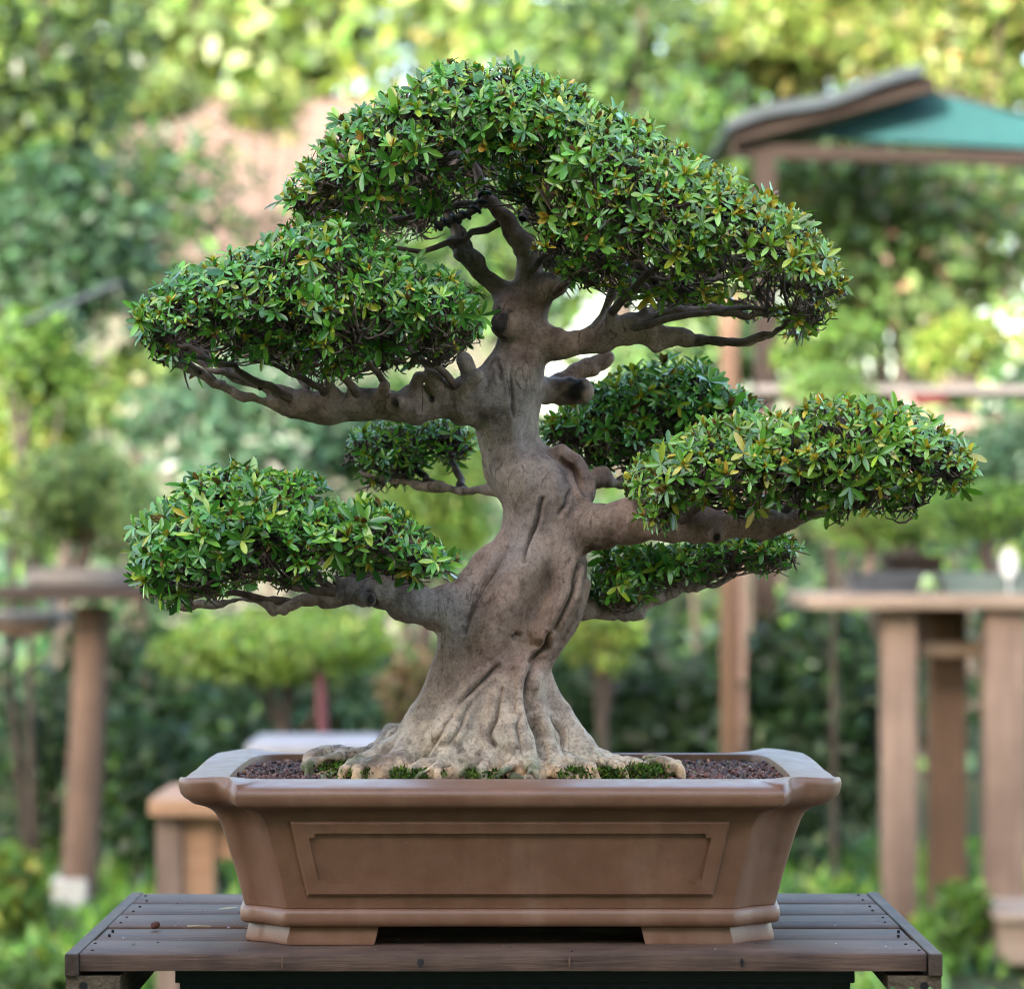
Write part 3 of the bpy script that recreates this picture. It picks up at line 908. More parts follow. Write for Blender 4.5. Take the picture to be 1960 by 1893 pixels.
def surface_nets(F):
    ins = F > 0
    nx, ny, nz_ = F.shape
    cnt = np.zeros((nx - 1, ny - 1, nz_ - 1), np.uint8)
    for dx in (0, 1):
        for dy in (0, 1):
            for dz in (0, 1):
                cnt += ins[dx:nx - 1 + dx, dy:ny - 1 + dy, dz:nz_ - 1 + dz]
    act = np.flatnonzero((cnt > 0) & (cnt < 8))
    shp = cnt.shape
    ci = np.stack(np.unravel_index(act, shp), 1)
    acc = np.zeros((len(ci), 3)); num = np.zeros(len(ci))
    corners = [(a, b, c) for a in (0, 1) for b in (0, 1) for c in (0, 1)]
    for ca in corners:
        for ax in range(3):
            if ca[ax] == 0:
                cb = list(ca); cb[ax] = 1
                fa = F[ci[:, 0] + ca[0], ci[:, 1] + ca[1], ci[:, 2] + ca[2]]
                fb = F[ci[:, 0] + cb[0], ci[:, 1] + cb[1], ci[:, 2] + cb[2]]
                m_ = (fa > 0) != (fb > 0)
                tt = np.where(m_, fa / np.where(m_, fa - fb, 1), 0)
                pt = np.tile(np.array(ca, float), (len(ci), 1)); pt[:, ax] = tt
                acc[m_] += pt[m_]; num[m_] += 1
    V = ci + acc / num[:, None]
    quads = []
    for ax in range(3):
        o1, o2 = [(1, 2), (2, 0), (0, 1)][ax]
        sl0 = [slice(None)] * 3; sl1 = [slice(None)] * 3
        sl0[ax] = slice(0, -1); sl1[ax] = slice(1, None)
        A = ins[tuple(sl0)]; B = ins[tuple(sl1)]
        e = np.stack(np.nonzero(A != B), 1)
        ok = (e[:, o1] > 0) & (e[:, o2] > 0) & (e[:, o1] < F.shape[o1] - 1) & (e[:, o2] < F.shape[o2] - 1)
        e = e[ok]
        flip = A[e[:, 0], e[:, 1], e[:, 2]]
        idx = []
        for d1, d2 in ((1, 1), (0, 1), (0, 0), (1, 0)):
            c = e.copy(); c[:, o1] -= d1; c[:, o2] -= d2
            idx.append(np.searchsorted(act, np.ravel_multi_index(c.T, shp)))
        qd = np.stack(idx, 1)
        qd[~flip] = qd[~flip][:, ::-1]
        quads.append(qd)
    return V, np.vstack(quads)


V, Q = surface_nets(F)
V = lo3 + V * VX
del F


def vnormals(V, Q):
    n = np.cross(V[Q[:, 2]] - V[Q[:, 0]], V[Q[:, 3]] - V[Q[:, 1]])
    out = np.zeros_like(V)
    for k in range(4):
        for c in range(3):
            out[:, c] += np.bincount(Q[:, k], n[:, c], len(V))
    return nrm(out)


def relax(V, Q, it=2, lam=.5):
    for _ in range(it):
        acc = np.zeros_like(V); cnt = np.bincount(Q.ravel(), minlength=len(V)).astype(float) * 2
        for k in range(4):
            for c in range(3):
                acc[:, c] += np.bincount(Q[:, k], V[Q[:, (k + 1) % 4], c] + V[Q[:, k - 1], c], len(V))
        V = V + lam * (acc / cnt[:, None] - V)
    return V


V = relax(V, Q, 3)
N = vnormals(V, Q)
hz = V[:, 2] - SZ
# bark relief: lumps, flowing grain, fine pits
W2 = V * np.array((1, 1, .38))
V = V + N * (.0020 * vnoise(V, 48, 1) + .0012 * vnoise(W2, 95, 2) * (hz < .33) + .0003 * vnoise(V, 210, 4) + (.0004 + .0012 * np.clip((.05 - hz) / .04, 0, 1)) * vnoise(W2, 220, 9))[:, None]
# creases seen on the trunk
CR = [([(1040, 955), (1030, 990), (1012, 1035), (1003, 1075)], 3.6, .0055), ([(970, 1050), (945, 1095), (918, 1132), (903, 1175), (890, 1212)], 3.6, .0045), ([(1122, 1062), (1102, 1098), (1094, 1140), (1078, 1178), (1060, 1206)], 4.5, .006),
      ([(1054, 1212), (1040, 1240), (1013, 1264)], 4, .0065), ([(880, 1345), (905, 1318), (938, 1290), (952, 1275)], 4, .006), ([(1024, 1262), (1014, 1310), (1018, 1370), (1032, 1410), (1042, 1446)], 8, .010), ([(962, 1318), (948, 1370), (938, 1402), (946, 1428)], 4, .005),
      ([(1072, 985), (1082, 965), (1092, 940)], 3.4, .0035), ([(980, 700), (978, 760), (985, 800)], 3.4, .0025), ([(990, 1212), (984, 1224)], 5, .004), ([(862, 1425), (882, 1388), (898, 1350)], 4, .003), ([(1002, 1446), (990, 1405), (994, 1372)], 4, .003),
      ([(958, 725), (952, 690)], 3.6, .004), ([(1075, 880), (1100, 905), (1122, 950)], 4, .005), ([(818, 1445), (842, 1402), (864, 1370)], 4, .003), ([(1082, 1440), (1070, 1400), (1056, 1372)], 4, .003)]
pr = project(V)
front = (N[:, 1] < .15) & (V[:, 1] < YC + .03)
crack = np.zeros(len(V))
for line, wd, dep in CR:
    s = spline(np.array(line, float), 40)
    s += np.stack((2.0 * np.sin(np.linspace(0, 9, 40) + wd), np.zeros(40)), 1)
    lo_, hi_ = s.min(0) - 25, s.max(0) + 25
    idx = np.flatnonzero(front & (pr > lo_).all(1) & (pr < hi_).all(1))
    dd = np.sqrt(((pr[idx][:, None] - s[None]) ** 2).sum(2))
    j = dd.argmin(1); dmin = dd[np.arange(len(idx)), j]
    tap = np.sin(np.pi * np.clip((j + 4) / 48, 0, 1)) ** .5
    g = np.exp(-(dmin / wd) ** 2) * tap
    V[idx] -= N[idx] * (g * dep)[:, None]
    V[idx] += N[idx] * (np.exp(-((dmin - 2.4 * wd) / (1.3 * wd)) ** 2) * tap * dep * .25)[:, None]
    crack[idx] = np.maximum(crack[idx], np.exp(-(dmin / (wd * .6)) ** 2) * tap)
N = vnormals(V, Q)
# colour of the bark: grey brown above, bleached and ochre where the roots meet the soil
n_a = vnoise(V, 16, 21); n_b = vnoise(V, 48, 22); n_c = vnoise(V, 130, 23)
base = np.array((.255, .182, .143)); pink = np.array((.285, .183, .14)); grey = np.array((.245, .212, .19)); pale = np.array((.46, .375, .285)); ochre = np.array((.52, .335, .18)); dk = np.array((.10, .075, .06))
col = base + (pink - base) * np.clip(n_a * 1.2, 0, 1)[:, None] + (grey - base) * np.clip(-n_a * 1.2, 0, 1)[:, None]
fb = np.clip((.085 - hz + .03 * n_a) / .07, 0, 1)[:, None]
col = col * (1 - fb) + pale * fb
fo = (np.clip((.022 - hz) / .012, 0, 1) * np.clip(n_b * 1.6 + .62, 0, 1))[:, None] * .9
col = col * (1 - fo) + ochre * fo
fl = (fb[:, 0] * np.clip((n_c - .25) * 3, 0, 1) * .55)[:, None]
col = col * (1 - fl) + dk * fl
cap = np.clip((hz - .27) / .1, 0, 1)[:, None] * .0                 # darker, younger wood higher up
col = col * (1 - cap) + np.array((.17, .115, .085)) * cap
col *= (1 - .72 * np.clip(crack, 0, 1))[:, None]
mg_ = (np.clip((.026 - hz) / .014, 0, 1) * np.clip(-n_b * 2.6 - .1, 0, 1) * (V[:, 1] < YC))[:, None] * .8
col = col * (1 - mg_) + np.array((.06, .085, .02)) * mg_
# charred wound on the knob and the cut end of the rear stub
for (wx, wy, wr) in ((957, 622, 17), (1100, 748, 17), (756, 772, 9), (826, 765, 7), (710, 1147, 11), (1372, 1030, 9)):
    dd = np.hypot(pr[:, 0] - wx, (pr[:, 1] - wy) * .8) * (1 + .5 * n_c + .4 * n_b)
    k_ = (np.clip(1.4 - dd / (wr * .78), 0, 1) * (N[:, 1] < -.05))[:, None]
    k_ = np.clip(k_ * 1.9, 0, 1)
    V = V - N * k_ * .0018
    col = col * (1 - k_) + np.array((.026, .021, .018)) * k_
col = np.clip(col, .004, .8)
# split the one surface into trunk, branches and roots
parts = sorted({c[0] for c in CH})
best = np.full(len(V), 1e9); own = np.zeros(len(V), int)
for part, pts, rad, fl_ in CH:
    pi = parts.index(part)
    lo_ = (pts - rad[:, None]).min(0) - .02; hi_ = (pts + rad[:, None]).max(0) + .02
    idx = np.flatnonzero((V > lo_).all(1) & (V < hi_).all(1))
    for ch in np.array_split(idx, max(1, len(idx) // 40000)):
        dd = (np.sqrt(((V[ch][:, None] - pts[None]) ** 2).sum(2)) - rad[None]).min(1)
        if part == "trunk": dd = dd - .002
        u_ = dd < best[ch]
        best[ch[u_]] = dd[u_]; own[ch[u_]] = pi
fo_ = own[Q[:, 0]]
for pi in range(len(parts)):                      # stray slivers of a root or branch belong to the trunk
    if parts[pi] == "trunk": continue
    fi = np.flatnonzero(fo_ == pi)
    if len(fi) == 0: continue
    used, inv = np.unique(Q[fi], return_inverse=True); inv = inv.reshape(-1, 4)
    lab = np.arange(len(used))
    while True:
        m_ = lab[inv].min(1)
        new = lab.copy()
        for k_ in range(4): np.minimum.at(new, inv[:, k_], m_)
        new = new[new]
        if (new == lab).all(): break
        lab = new
    fl2 = lab[inv[:, 0]]
    big_ = np.bincount(fl2).argmax()
    fo_[fi[fl2 != big_]] = parts.index("trunk")
PARTS = {}
trunk_o = None
for pi in [parts.index("trunk")] + [i for i in range(len(parts)) if parts[i] != "trunk"]:
    qs = Q[fo_ == pi]
    if len(qs) < 30: continue
    used, inv = np.unique(qs, return_inverse=True)
    nm = parts[pi].rstrip("0123456789")
    par = tree if nm != "root" else trunk_o
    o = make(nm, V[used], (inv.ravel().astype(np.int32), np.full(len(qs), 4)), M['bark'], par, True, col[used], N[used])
    if nm == "trunk": trunk_o = o
    PARTS[parts[pi]] = o

# training wire twisted round a twig of the crown
ax = spline(np.array([P(930, 368, 2.775), P(918, 395, 2.77), P(890, 412, 2.765), P(860, 424, 2.765), P(832, 434, 2.765)]), 160)
tg = nrm(np.gradient(ax, axis=0)); sa = nrm(np.cross(tg, (0, 1, 0.))); sb = np.cross(tg, sa)
th = np.linspace(0, 2 * math.pi * 6.5, 160)[:, None]
MB().tube(ax, .0032, 8).build("wired_twig", M['twig'], tree, True)
MB().tube(ax + .0046 * (np.cos(th) * sa + np.sin(th) * sb), .0017, 6).build("wire", M['wire'], tree, True)
# moss tufts between the root ends
npz = 6500
a = rng.uniform(-math.pi, 0, npz); cl = np.round(a * 5 + .8 * rng.random(npz)) / 5
rad = np.where(np.cos(a) > .3, .86, 1) * (.117 + .028 * np.abs(np.cos(a)) + rng.normal(0, .009, npz))
x = RT + .01 + rad * np.cos(a) * 1.12; y = YC + rad * np.sin(a) * .9
keep = vnoise(np.column_stack((x, y, 0 * x)), 60, 5) > .10
x, y = x[keep], y[keep]
pos = np.column_stack((x, y, soil_h(x, y) + rng.uniform(-.001, .010, len(x))))
n_ = len(pos)
d = nrm(rand_dirs(n_) * .8 + (0, -.3, .8))
V_, lo, sz = leaf_arrays(pos, d, rand_dirs(n_), .003 + .004 * rng.random(n_), .0016 + .001 * rng.random(n_), np.zeros(n_), QT, QF)
tag(make("moss", V_, (lo, sz), M['moss'], None, col=np.repeat(pick([(3, (.07, .14, .016)), (3, (.035, .065, .012)), (1, (.14, .20, .025)), (1, (.10, .08, .03))], n_), 4, 0)), "bright green moss tufts between the root ends", "moss", kind="stuff")

# ------------------------------------------------------------------ the bonsai: leaf pads
def inside(poly, p):
    x, y = p[:, 0], p[:, 1]
    r_ = np.zeros(len(p), bool)
    for (x1, y1), (x2, y2) in zip(poly, np.roll(poly, -1, 0)):
        c = ((y1 > y) != (y2 > y)) & (x < (x2 - x1) * (y - y1) / (y2 - y1 + 1e-9) + x1)
        r_ ^= c
    return r_


def edge_dist(poly, p):
    best = np.full(len(p), 1e9); vec = np.zeros((len(p), 2))
    for a, b_ in zip(poly, np.roll(poly, -1, 0)):
        d = b_ - a
        tt = np.clip(((p - a) @ d) / (d @ d), 0, 1)
        v = a + tt[:, None] * d - p
        l = np.hypot(v[:, 0], v[:, 1])
        m_ = l < best
        best[m_] = l[m_]; vec[m_] = v[m_]
    return best, vec / np.maximum(best, 1e-6)[:, None]


def tubes(paths, r0, r1, sides=5):
    """paths (N,K,3) -> mesh arrays"""
    Np, K, _ = paths.shape
    tg = nrm(np.gradient(paths, axis=1))
    ref = rand_dirs(Np)[:, None, :]
    a = nrm(np.cross(tg, ref)); b_ = np.cross(tg, a)
    rr = np.linspace(0, 1, K)[None, :] * (r1 - r0)[:, None] + r0[:, None]
    th = np.linspace(0, 2 * math.pi, sides, endpoint=False)
    V = paths[:, :, None, :] + rr[:, :, None, None] * (np.cos(th)[None, None, :, None] * a[:, :, None] + np.sin(th)[None, None, :, None] * b_[:, :, None])
    base = []
    for k in range(K - 1):
        for s in range(sides):
            s2 = (s + 1) % sides
            base += [k * sides + s, k * sides + s2, (k + 1) * sides + s2, (k + 1) * sides + s]
    lo = (np.arange(Np)[:, None] * (K * sides) + np.array(base)[None]).ravel()
    return V.reshape(-1, 3), lo, np.full(len(lo) // 4, 4)


def bez(a, b_, c, K):
    t_ = np.linspace(0, 1, K)[None, :, None]
    return (1 - t_) ** 2 * a[:, None] + 2 * t_ * (1 - t_) * b_[:, None] + t_ ** 2 * c[:, None]


GREEN = [(4, (.068, .225, .026)), (4, (.105, .300, .036)), (3, (.036, .140, .022)), (3, (.150, .360, .046)), (1.5, (.27, .40, .04))]
YEL = [(4, (.56, .44, .055)), (3, (.42, .42, .06)), (2, (.58, .36, .06)), (.6, (.50, .22, .06))]
RED = [(2, (.16, .07, .03)), (2, (.22, .12, .04))]


def pad(poly, dY, thick, S, n_target, limbs, yellow=.1, leafL=(.0085, .0180), label=None, minD=.0106, under=.12, yel_right=None, gapk=-.03, lowp=.15, dens_in=.03, lift=0.22):
    """one leaf pad: rosettes over an inflated outline of real thickness, carried by twigs that fork from its limbs"""
    poly = np.array(poly, float)
    poly = poly + (np.array((980., 1036.)) - poly) * .17 * thick      # the near half of a thick pad shows larger
    Yc = YC + dY
    acc = []; grid = {}
    lo_, hi_ = poly.min(0), poly.max(0)
    cand = 60000
    p = lo_ + (hi_ - lo_) * rng.random((cand, 2))
    p = p[inside(poly, p)]
    s, ev = edge_dist(poly, p)
    ins_ = min(11, S * .08); p = p[s > ins_]; ev = ev[s > ins_]; s = s[s > ins_]
    f = np.clip(s / S, 0, 1)
    h = thick * np.sqrt(np.maximum(0, 1 - (1 - f) ** 2))
    shell = rng.random(len(p)) > dens_in
    w_ = np.where(shell, 1 - .15 * rng.random(len(p)) ** 2, rng.random(len(p)) ** .6)
    sg = np.where(rng.random(len(p)) < .64, -1., 1.)
    dep = sg * h * w_
    k = (1 - f)
    nx, nz_ = ev[:, 0] * k, -ev[:, 1] * k
    ny = sg * np.sqrt(np.maximum(0, 1 - k ** 2)) * w_
    nn = nrm(np.stack((nx, ny, nz_), 1) + 1e-6)
    keep = (nn[:, 2] > -.35) | (rng.random(len(p)) < under)
    pos = np.array([P(a, b_, Yc) for a, b_ in p])
    sc = (Yc + dep) / Yc                                   # keep real size: same x, z at any depth
    pos[:, 1] = Yc + dep
    pos += .0022 * rng.normal(size=pos.shape)
    gap = vnoise(pos, 34, 77) + .6 * vnoise(pos, 75, 78)
    lowz = (ev[:, 1] > .35) & (s < 66 + 34 * vnoise(np.column_stack((p, 0 * s)), .03, 61))
    keep &= ~lowz | (rng.random(len(p)) < lowp)
    keep &= (gap > gapk) | (rng.random(len(p)) < .10)
    cell = minD
    for i in np.flatnonzero(keep):
        q = pos[i]; c = (int(q[0] // cell), int(q[1] // cell), int(q[2] // cell))
        ok = True
        for dx in (-1, 0, 1):
            for dy in (-1, 0, 1):
                for dz in (-1, 0, 1):
                    for j in grid.get((c[0] + dx, c[1] + dy, c[2] + dz), ()):
                        e = pos[j] - q
                        if e[0] * e[0] + e[1] * e[1] + e[2] * e[2] < minD * minD:
                            ok = False; break
                    if not ok: break
                if not ok: break
            if not ok: break
        if ok:
            grid.setdefault(c, []).append(i); acc.append(i)
            if len(acc) >= n_target: break
    idx = np.array(acc)
    R = pos[idx]; A = nrm(nn[idx] * .9 + np.array((0, -.18, lift)) + .36 * rng.normal(size=(len(idx), 3)))
    n = len(R)
    # leaves of each rosette
    big = rng.random(n)
    Ls = leafL[0] + (leafL[1] - leafL[0]) * big ** 1.6
    Ls *= np.where(rng.random(n) < .10, 1.3, 1) * np.where(rng.random(n) < .25, .68, 1)
    cnt = rng.integers(5, 9, n)
    rid = np.repeat(np.arange(n), cnt)
    j = np.concatenate([np.arange(c) / c for c in cnt]) * 2 * math.pi
    j = j + rng.random(n)[rid] * 6.28 + .25 * rng.normal(size=len(rid))
    axn = A[rid]
    e1 = nrm(np.cross(axn, rand_dirs(n)[rid])); e2 = np.cross(axn, e1)
    el = rng.uniform(.08, .7, len(rid))
    d = (np.cos(j) * np.cos(el))[:, None] * e1 + (np.sin(j) * np.cos(el))[:, None] * e2 + np.sin(el)[:, None] * axn
    nl = nrm(axn - (axn * nrm(d)).sum(1)[:, None] * nrm(d) + .18 * rng.normal(size=(len(rid), 3)))
    L = Ls[rid] * rng.uniform(.62, 1.12, len(rid)); Wd = L * rng.uniform(.25, .37, len(rid))
    cl = pick(GREEN, len(rid), .14)
    tone = np.clip(1 + .16 * rng.normal(size=n), .6, 1.5)
    warm = np.clip(.14 * rng.normal(size=n), 0, .5)
    cl = cl * tone[rid][:, None] * (1 + np.stack((warm * 1.6, warm * .5, 0 * warm), 1)[rid])
    # yellowed leaves and bronze buds
    py_ = np.full(n, yellow)
    if yel_right is not None:
        x0, x1, y1 = yel_right
        py_ = yellow + (y1 - yellow) * np.clip((project(R)[:, 0] - x0) / (x1 - x0), 0, 1)
    isy = rng.random(n) < py_
    cl = cl * (1 - .30 * np.clip(py_ - .12, 0, 1)[rid][:, None]) + np.array((.40, .37, .06)) * (.30 * np.clip(py_ - .12, 0, 1)[rid][:, None])
    ly = isy[rid] & (rng.random(len(rid)) < .10)
    cl[ly] = pick(YEL[:2], ly.sum())
    V1, lo1, sz1 = leaf_arrays(R[rid] + .001 * axn, d, nl, L, Wd, rng.uniform(-.02, .22, len(rid)))
    bud = np.flatnonzero(rng.random(n) < .5 + .6 * py_)
    bid = np.repeat(bud, 4)
    bd = nrm(A[bid] + .28 * rng.normal(size=(len(bid), 3)))
    bl = np.maximum(Ls[bid] * rng.uniform(.4, .75, len(bid)), np.where(isy[bid], .0072, .0035))
    bc = np.where(isy[bid][:, None], pick(YEL, len(bid)), pick(GREEN[3:] + RED + YEL[1:2], len(bid)))
    V2, lo2, sz2 = leaf_arrays(R[bid], bd, rand_dirs(len(bid)), bl, bl * .46, np.zeros(len(bid)))
    VV = np.vstack((V1, V2)); LL = np.concatenate((lo1, lo2 + len(V1))); SS = np.concatenate((sz1, sz2))
    cc = np.vstack((np.repeat(cl, 11, 0), np.repeat(bc, 11, 0)))
    ob = make("leaf_pad", VV, (LL, SS), M['leaf'], tree, True, np.clip(cc, .004, .7))
    if label: ob["label"] = label
    # limbs -> hubs -> rosettes
    lp = [spline(np.array([P(a, b_, Yc + dd) for a, b_, dd in l]), 14) for l in limbs]
    lm = np.stack(lp)
    lm[:, 1:-1] += .0012 * rng.normal(size=lm[:, 1:-1].shape)
    va, la, sa_ = tubes(lm, np.full(len(lm), .0042), np.full(len(lm), .0012), 8)
    arrs = [(va, la, sa_)]
    lpts = lm.reshape(-1, 3)
    nh = max(6, n // 9)
    seeds = R[rng.choice(n, nh, replace=False)]
    own_ = ((R[:, None] - seeds[None]) ** 2).sum(2).argmin(1)
    hub = np.array([R[own_ == h_].mean(0) if (own_ == h_).any() else seeds[h_] for h_ in range(nh)])
    nb = lpts[((hub[:, None] - lpts[None]) ** 2 * np.array((1, .6, .8))).sum(2).argmin(1)]
    hub = hub * .68 + nb * .32 + np.array((0, 0, -.006)) + .003 * rng.normal(size=hub.shape)
    nsup = max(3, nh // 5)
    sp = hub[rng.choice(nh, nsup, replace=False)]
    own2 = ((hub[:, None] - sp[None]) ** 2).sum(2).argmin(1)
    sup = np.array([hub[own2 == h_].mean(0) if (own2 == h_).any() else sp[h_] for h_ in range(nsup)])
    nb2 = lpts[((sup[:, None] - lpts[None]) ** 2).sum(2).argmin(1)]
    sup = sup * .45 + nb2 * .55 + .003 * rng.normal(size=sup.shape)
    def link(a, b_, r0, r1, K, bend):
        md = (a + b_) / 2 + bend * rng.normal(size=a.shape) + np.array((0, 0, -bend * .7))
        q = bez(a, md, b_, K)
        q[:, 1:-1] += bend * .16 * rng.normal(size=q[:, 1:-1].shape)
        return tubes(q, r0 * rng.uniform(.8, 1.25, len(a)), r1 * rng.uniform(.8, 1.25, len(a)), 5)
    arrs.append(link(nb2, sup, np.full(nsup, .0030), np.full(nsup, .0020), 8, .007))
    arrs.append(link(sup[own2], hub, np.full(nh, .0018), np.full(nh, .0012), 7, .006))
    arrs.append(link(hub[own_], R, np.full(n, .0011), np.full(n, .0008), 6, .0045))
    # dense fine ramification inside the pad
    k2 = rng.choice(n, 3 * n); tip2 = R[k2] * .86 + hub[own_[k2]] * .14 + .0055 * rng.normal(size=(3 * n, 3)) + np.array((0, 0, -.004))
    arrs.append(link(hub[own_[k2]] + .004 * rng.normal(size=(3 * n, 3)), tip2, np.full(3 * n, .0011), np.full(3 * n, .0005), 5, .0055))
    off = 0; tv, tl, ts = [], [], []
    for a_, b_, c_ in arrs:
        tv.append(a_); tl.append(b_ + off); ts.append(c_); off += len(a_)
    make("twigs", np.vstack(tv), (np.concatenate(tl), np.concatenate(ts)), M['twig'], ob, True)
    return ob


# crown, left half
pad([(534, 388), (548, 352), (575, 318), (592, 285), (612, 255), (640, 224), (690, 196), (745, 166), (800, 140), (842, 118), (900, 116), (965, 118), (1010, 128), (1060, 142), (1100, 158), (1140, 186), (1195, 216), (1235, 262), (1200, 330), (1130, 380), (1060, 392), (1010, 384), (960, 372), (900, 372), (850, 410), (800, 428), (730, 440), (660, 446), (600, 430), (560, 412)],
    -.005, .155, 150, 1700, [[(930, 388, -.01), (860, 400, -.02), (760, 420, -.03), (650, 425, -.03), (570, 400, -.02)], [(905, 300, 0), (840, 300, -.05), (760, 310, -.08), (680, 330, -.08)], [(900, 290, 0), (920, 230, -.03), (960, 190, -.04), (1030, 180, -.03)], [(905, 300, 0), (850, 330, .06), (760, 360, .09), (660, 370, .08)], [(1000, 420, 0), (1040, 340, .04), (1060, 260, .06)], [(960, 425, 0), (900, 452, -.02), (790, 480, -.03), (690, 450, -.03)]],
    .22, label="domed top crown pad", under=.4)
# crown, right half
pad([(1010, 500), (1030, 440), (1000, 370), (985, 290), (1000, 210), (1040, 165), (1095, 162), (1140, 188), (1195, 216), (1265, 248), (1330, 288), (1400, 322), (1468, 362), (1530, 402), (1580, 446), (1615, 495), (1626, 535), (1618, 575), (1590, 600), (1585, 622), (1545, 634), (1490, 612), (1440, 590), (1380, 580), (1300, 580), (1230, 585), (1180, 560), (1120, 545), (1065, 530)],
    -.02, .15, 150, 1900, [[(1160, 640, -.0), (1250, 615, -.02), (1380, 594, -.02), (1500, 590, -.02), (1580, 560, -.01)], [(1170, 600, -.02), (1250, 520, -.06), (1350, 470, -.08), (1450, 450, -.07)], [(1015, 520, 0), (1100, 440, .0), (1200, 380, .02), (1300, 350, .03)], [(1200, 630, .0), (1300, 560, .06), (1420, 520, .08), (1520, 500, .07)], [(1060, 560, 0), (1120, 520, -.07), (1180, 480, -.1), (1240, 450, -.1)], [(1340, 652, -.01), (1430, 650, -.03), (1500, 630, -.03), (1550, 610, -.02)]],
    .34, label="wide right crown pad with many yellowed leaves", yel_right=(1200, 1600, .8), under=.25)
# left middle pad
pad([(248, 615), (258, 580), (300, 545), (345, 520), (398, 494), (470, 474), (525, 446), (570, 416), (640, 420), (710, 446), (800, 498), (860, 520), (905, 548), (922, 600), (908, 640), (865, 676), (800, 690), (730, 690), (660, 715), (600, 718), (545, 690), (460, 685), (400, 705), (340, 705), (290, 684), (256, 652)],
    -.035, .13, 120, 1400, [[(880, 740, .01), (830, 700, -.03), (760, 670, -.06), (700, 640, -.07)], [(690, 770, .01), (640, 700, -.02), (560, 640, -.05), (470, 600, -.05)], [(560, 765, .01), (470, 715, -.01), (400, 690, -.02), (310, 660, -.02)], [(600, 780, .01), (560, 700, .04), (480, 630, .06), (400, 590, .06)], [(860, 750, .01), (800, 680, .05), (720, 600, .07), (640, 540, .06)], [(500, 740, 0), (420, 700, .02), (350, 660, .02), (280, 630, .01)], [(430, 738, .01), (370, 705, .0), (320, 680, -.01), (272, 655, -.01)], [(740, 765, .01), (730, 725, -.01), (700, 690, -.03), (640, 665, -.04)], [(640, 770, .01), (600, 735, .0), (540, 705, -.01), (480, 690, -.02)]],
    .12, label="broad left middle pad", under=.3, lowp=.34, gapk=-.08)
# lower left pad
pad([(244, 1062), (256, 1010), (292, 968), (350, 930), (418, 896), (500, 902), (560, 905), (600, 914), (596, 960), (650, 972), (705, 952), (762, 975), (800, 1012), (848, 1048), (892, 1082), (850, 1098), (805, 1112), (745, 1100), (700, 1094), (640, 1098), (600, 1122), (545, 1120), (500, 1108), (440, 1140), (360, 1158), (312, 1166), (262, 1120)],
    -.055, .125, 115, 1100, [[(640, 1135, .005), (560, 1120, -.02), (470, 1090, -.05), (380, 1060, -.06)], [(560, 1155, .005), (480, 1140, .0), (400, 1130, -.02), (320, 1110, -.02)], [(690, 1125, .01), (640, 1060, .03), (560, 1000, .05), (460, 960, .05)], [(760, 1120, .02), (790, 1070, .0), (760, 1030, -.03), (700, 1000, -.04)], [(640, 1130, .005), (540, 1050, -.0), (440, 1000, -.0), (350, 980, 0)]],
    .05, leafL=(.0100, .0200), label="low left pad with large glossy leaves", under=.35, minD=.0098)
# right pad
pad([(1204, 912), (1222, 878), (1280, 848), (1340, 812), (1400, 800), (1470, 788), (1520, 792), (1560, 768), (1620, 758), (1690, 760), (1745, 785), (1820, 828), (1862, 862), (1882, 892), (1868, 925), (1835, 948), (1780, 950), (1732, 982), (1650, 972), (1590, 992), (1540, 972), (1480, 972), (1430, 992), (1370, 982), (1300, 982), (1262, 1025), (1236, 1015), (1216, 955)],
    -.065, .12, 100, 1250, [[(1300, 1000, .0), (1360, 950, -.05), (1440, 910, -.07), (1540, 880, -.06)], [(1500, 1000, 0), (1600, 960, -.02), (1700, 930, -.02), (1820, 905, -.01)], [(1330, 995, .01), (1400, 920, .05), (1500, 870, .07), (1620, 830, .06)], [(1480, 1000, 0), (1560, 930, .0), (1660, 880, .02), (1760, 850, .02)], [(1240, 990, .01), (1260, 950, -.04), (1290, 910, -.06), (1320, 890, -.06)]],
    .40, leafL=(.0095, .0190), label="right pad with yellow buds", yel_right=(1400, 1850, .5), under=.4)
# pads behind the trunk
pad([(1040, 852), (1048, 800), (1080, 772), (1110, 748), (1160, 720), (1250, 694), (1340, 694), (1400, 738), (1470, 778), (1440, 815), (1380, 830), (1300, 852), (1235, 880), (1190, 902), (1120, 890), (1062, 862)],
    .14, .075, 90, 560, [[(1120, 925, -.07), (1160, 880, -.02), (1220, 820, 0), (1300, 770, .0)], [(1180, 925, -.06), (1260, 870, -.01), (1340, 810, 0), (1420, 790, 0)], [(1120, 900, -.05), (1100, 850, 0), (1090, 810, 0), (1140, 760, .01)]],
    .12, label="shaded rear right pad behind the trunk", under=.5, dens_in=.3, minD=.0098, gapk=.24)
pad([(666, 862), (676, 832), (720, 815), (790, 812), (880, 806), (905, 830), (906, 868), (880, 880), (845, 872), (815, 888), (800, 915), (760, 930), (720, 922), (688, 908)],
    .15, .06, 60, 230, [[(840, 934, -.05), (800, 900, -.02), (740, 870, 0), (690, 860, 0)], [(890, 938, -.06), (870, 890, -.02), (850, 850, 0), (790, 835, .01)]],
    .04, label="small rear left pad behind the trunk", under=.4, minD=.0098, leafL=(.0085, .014), gapk=.2)
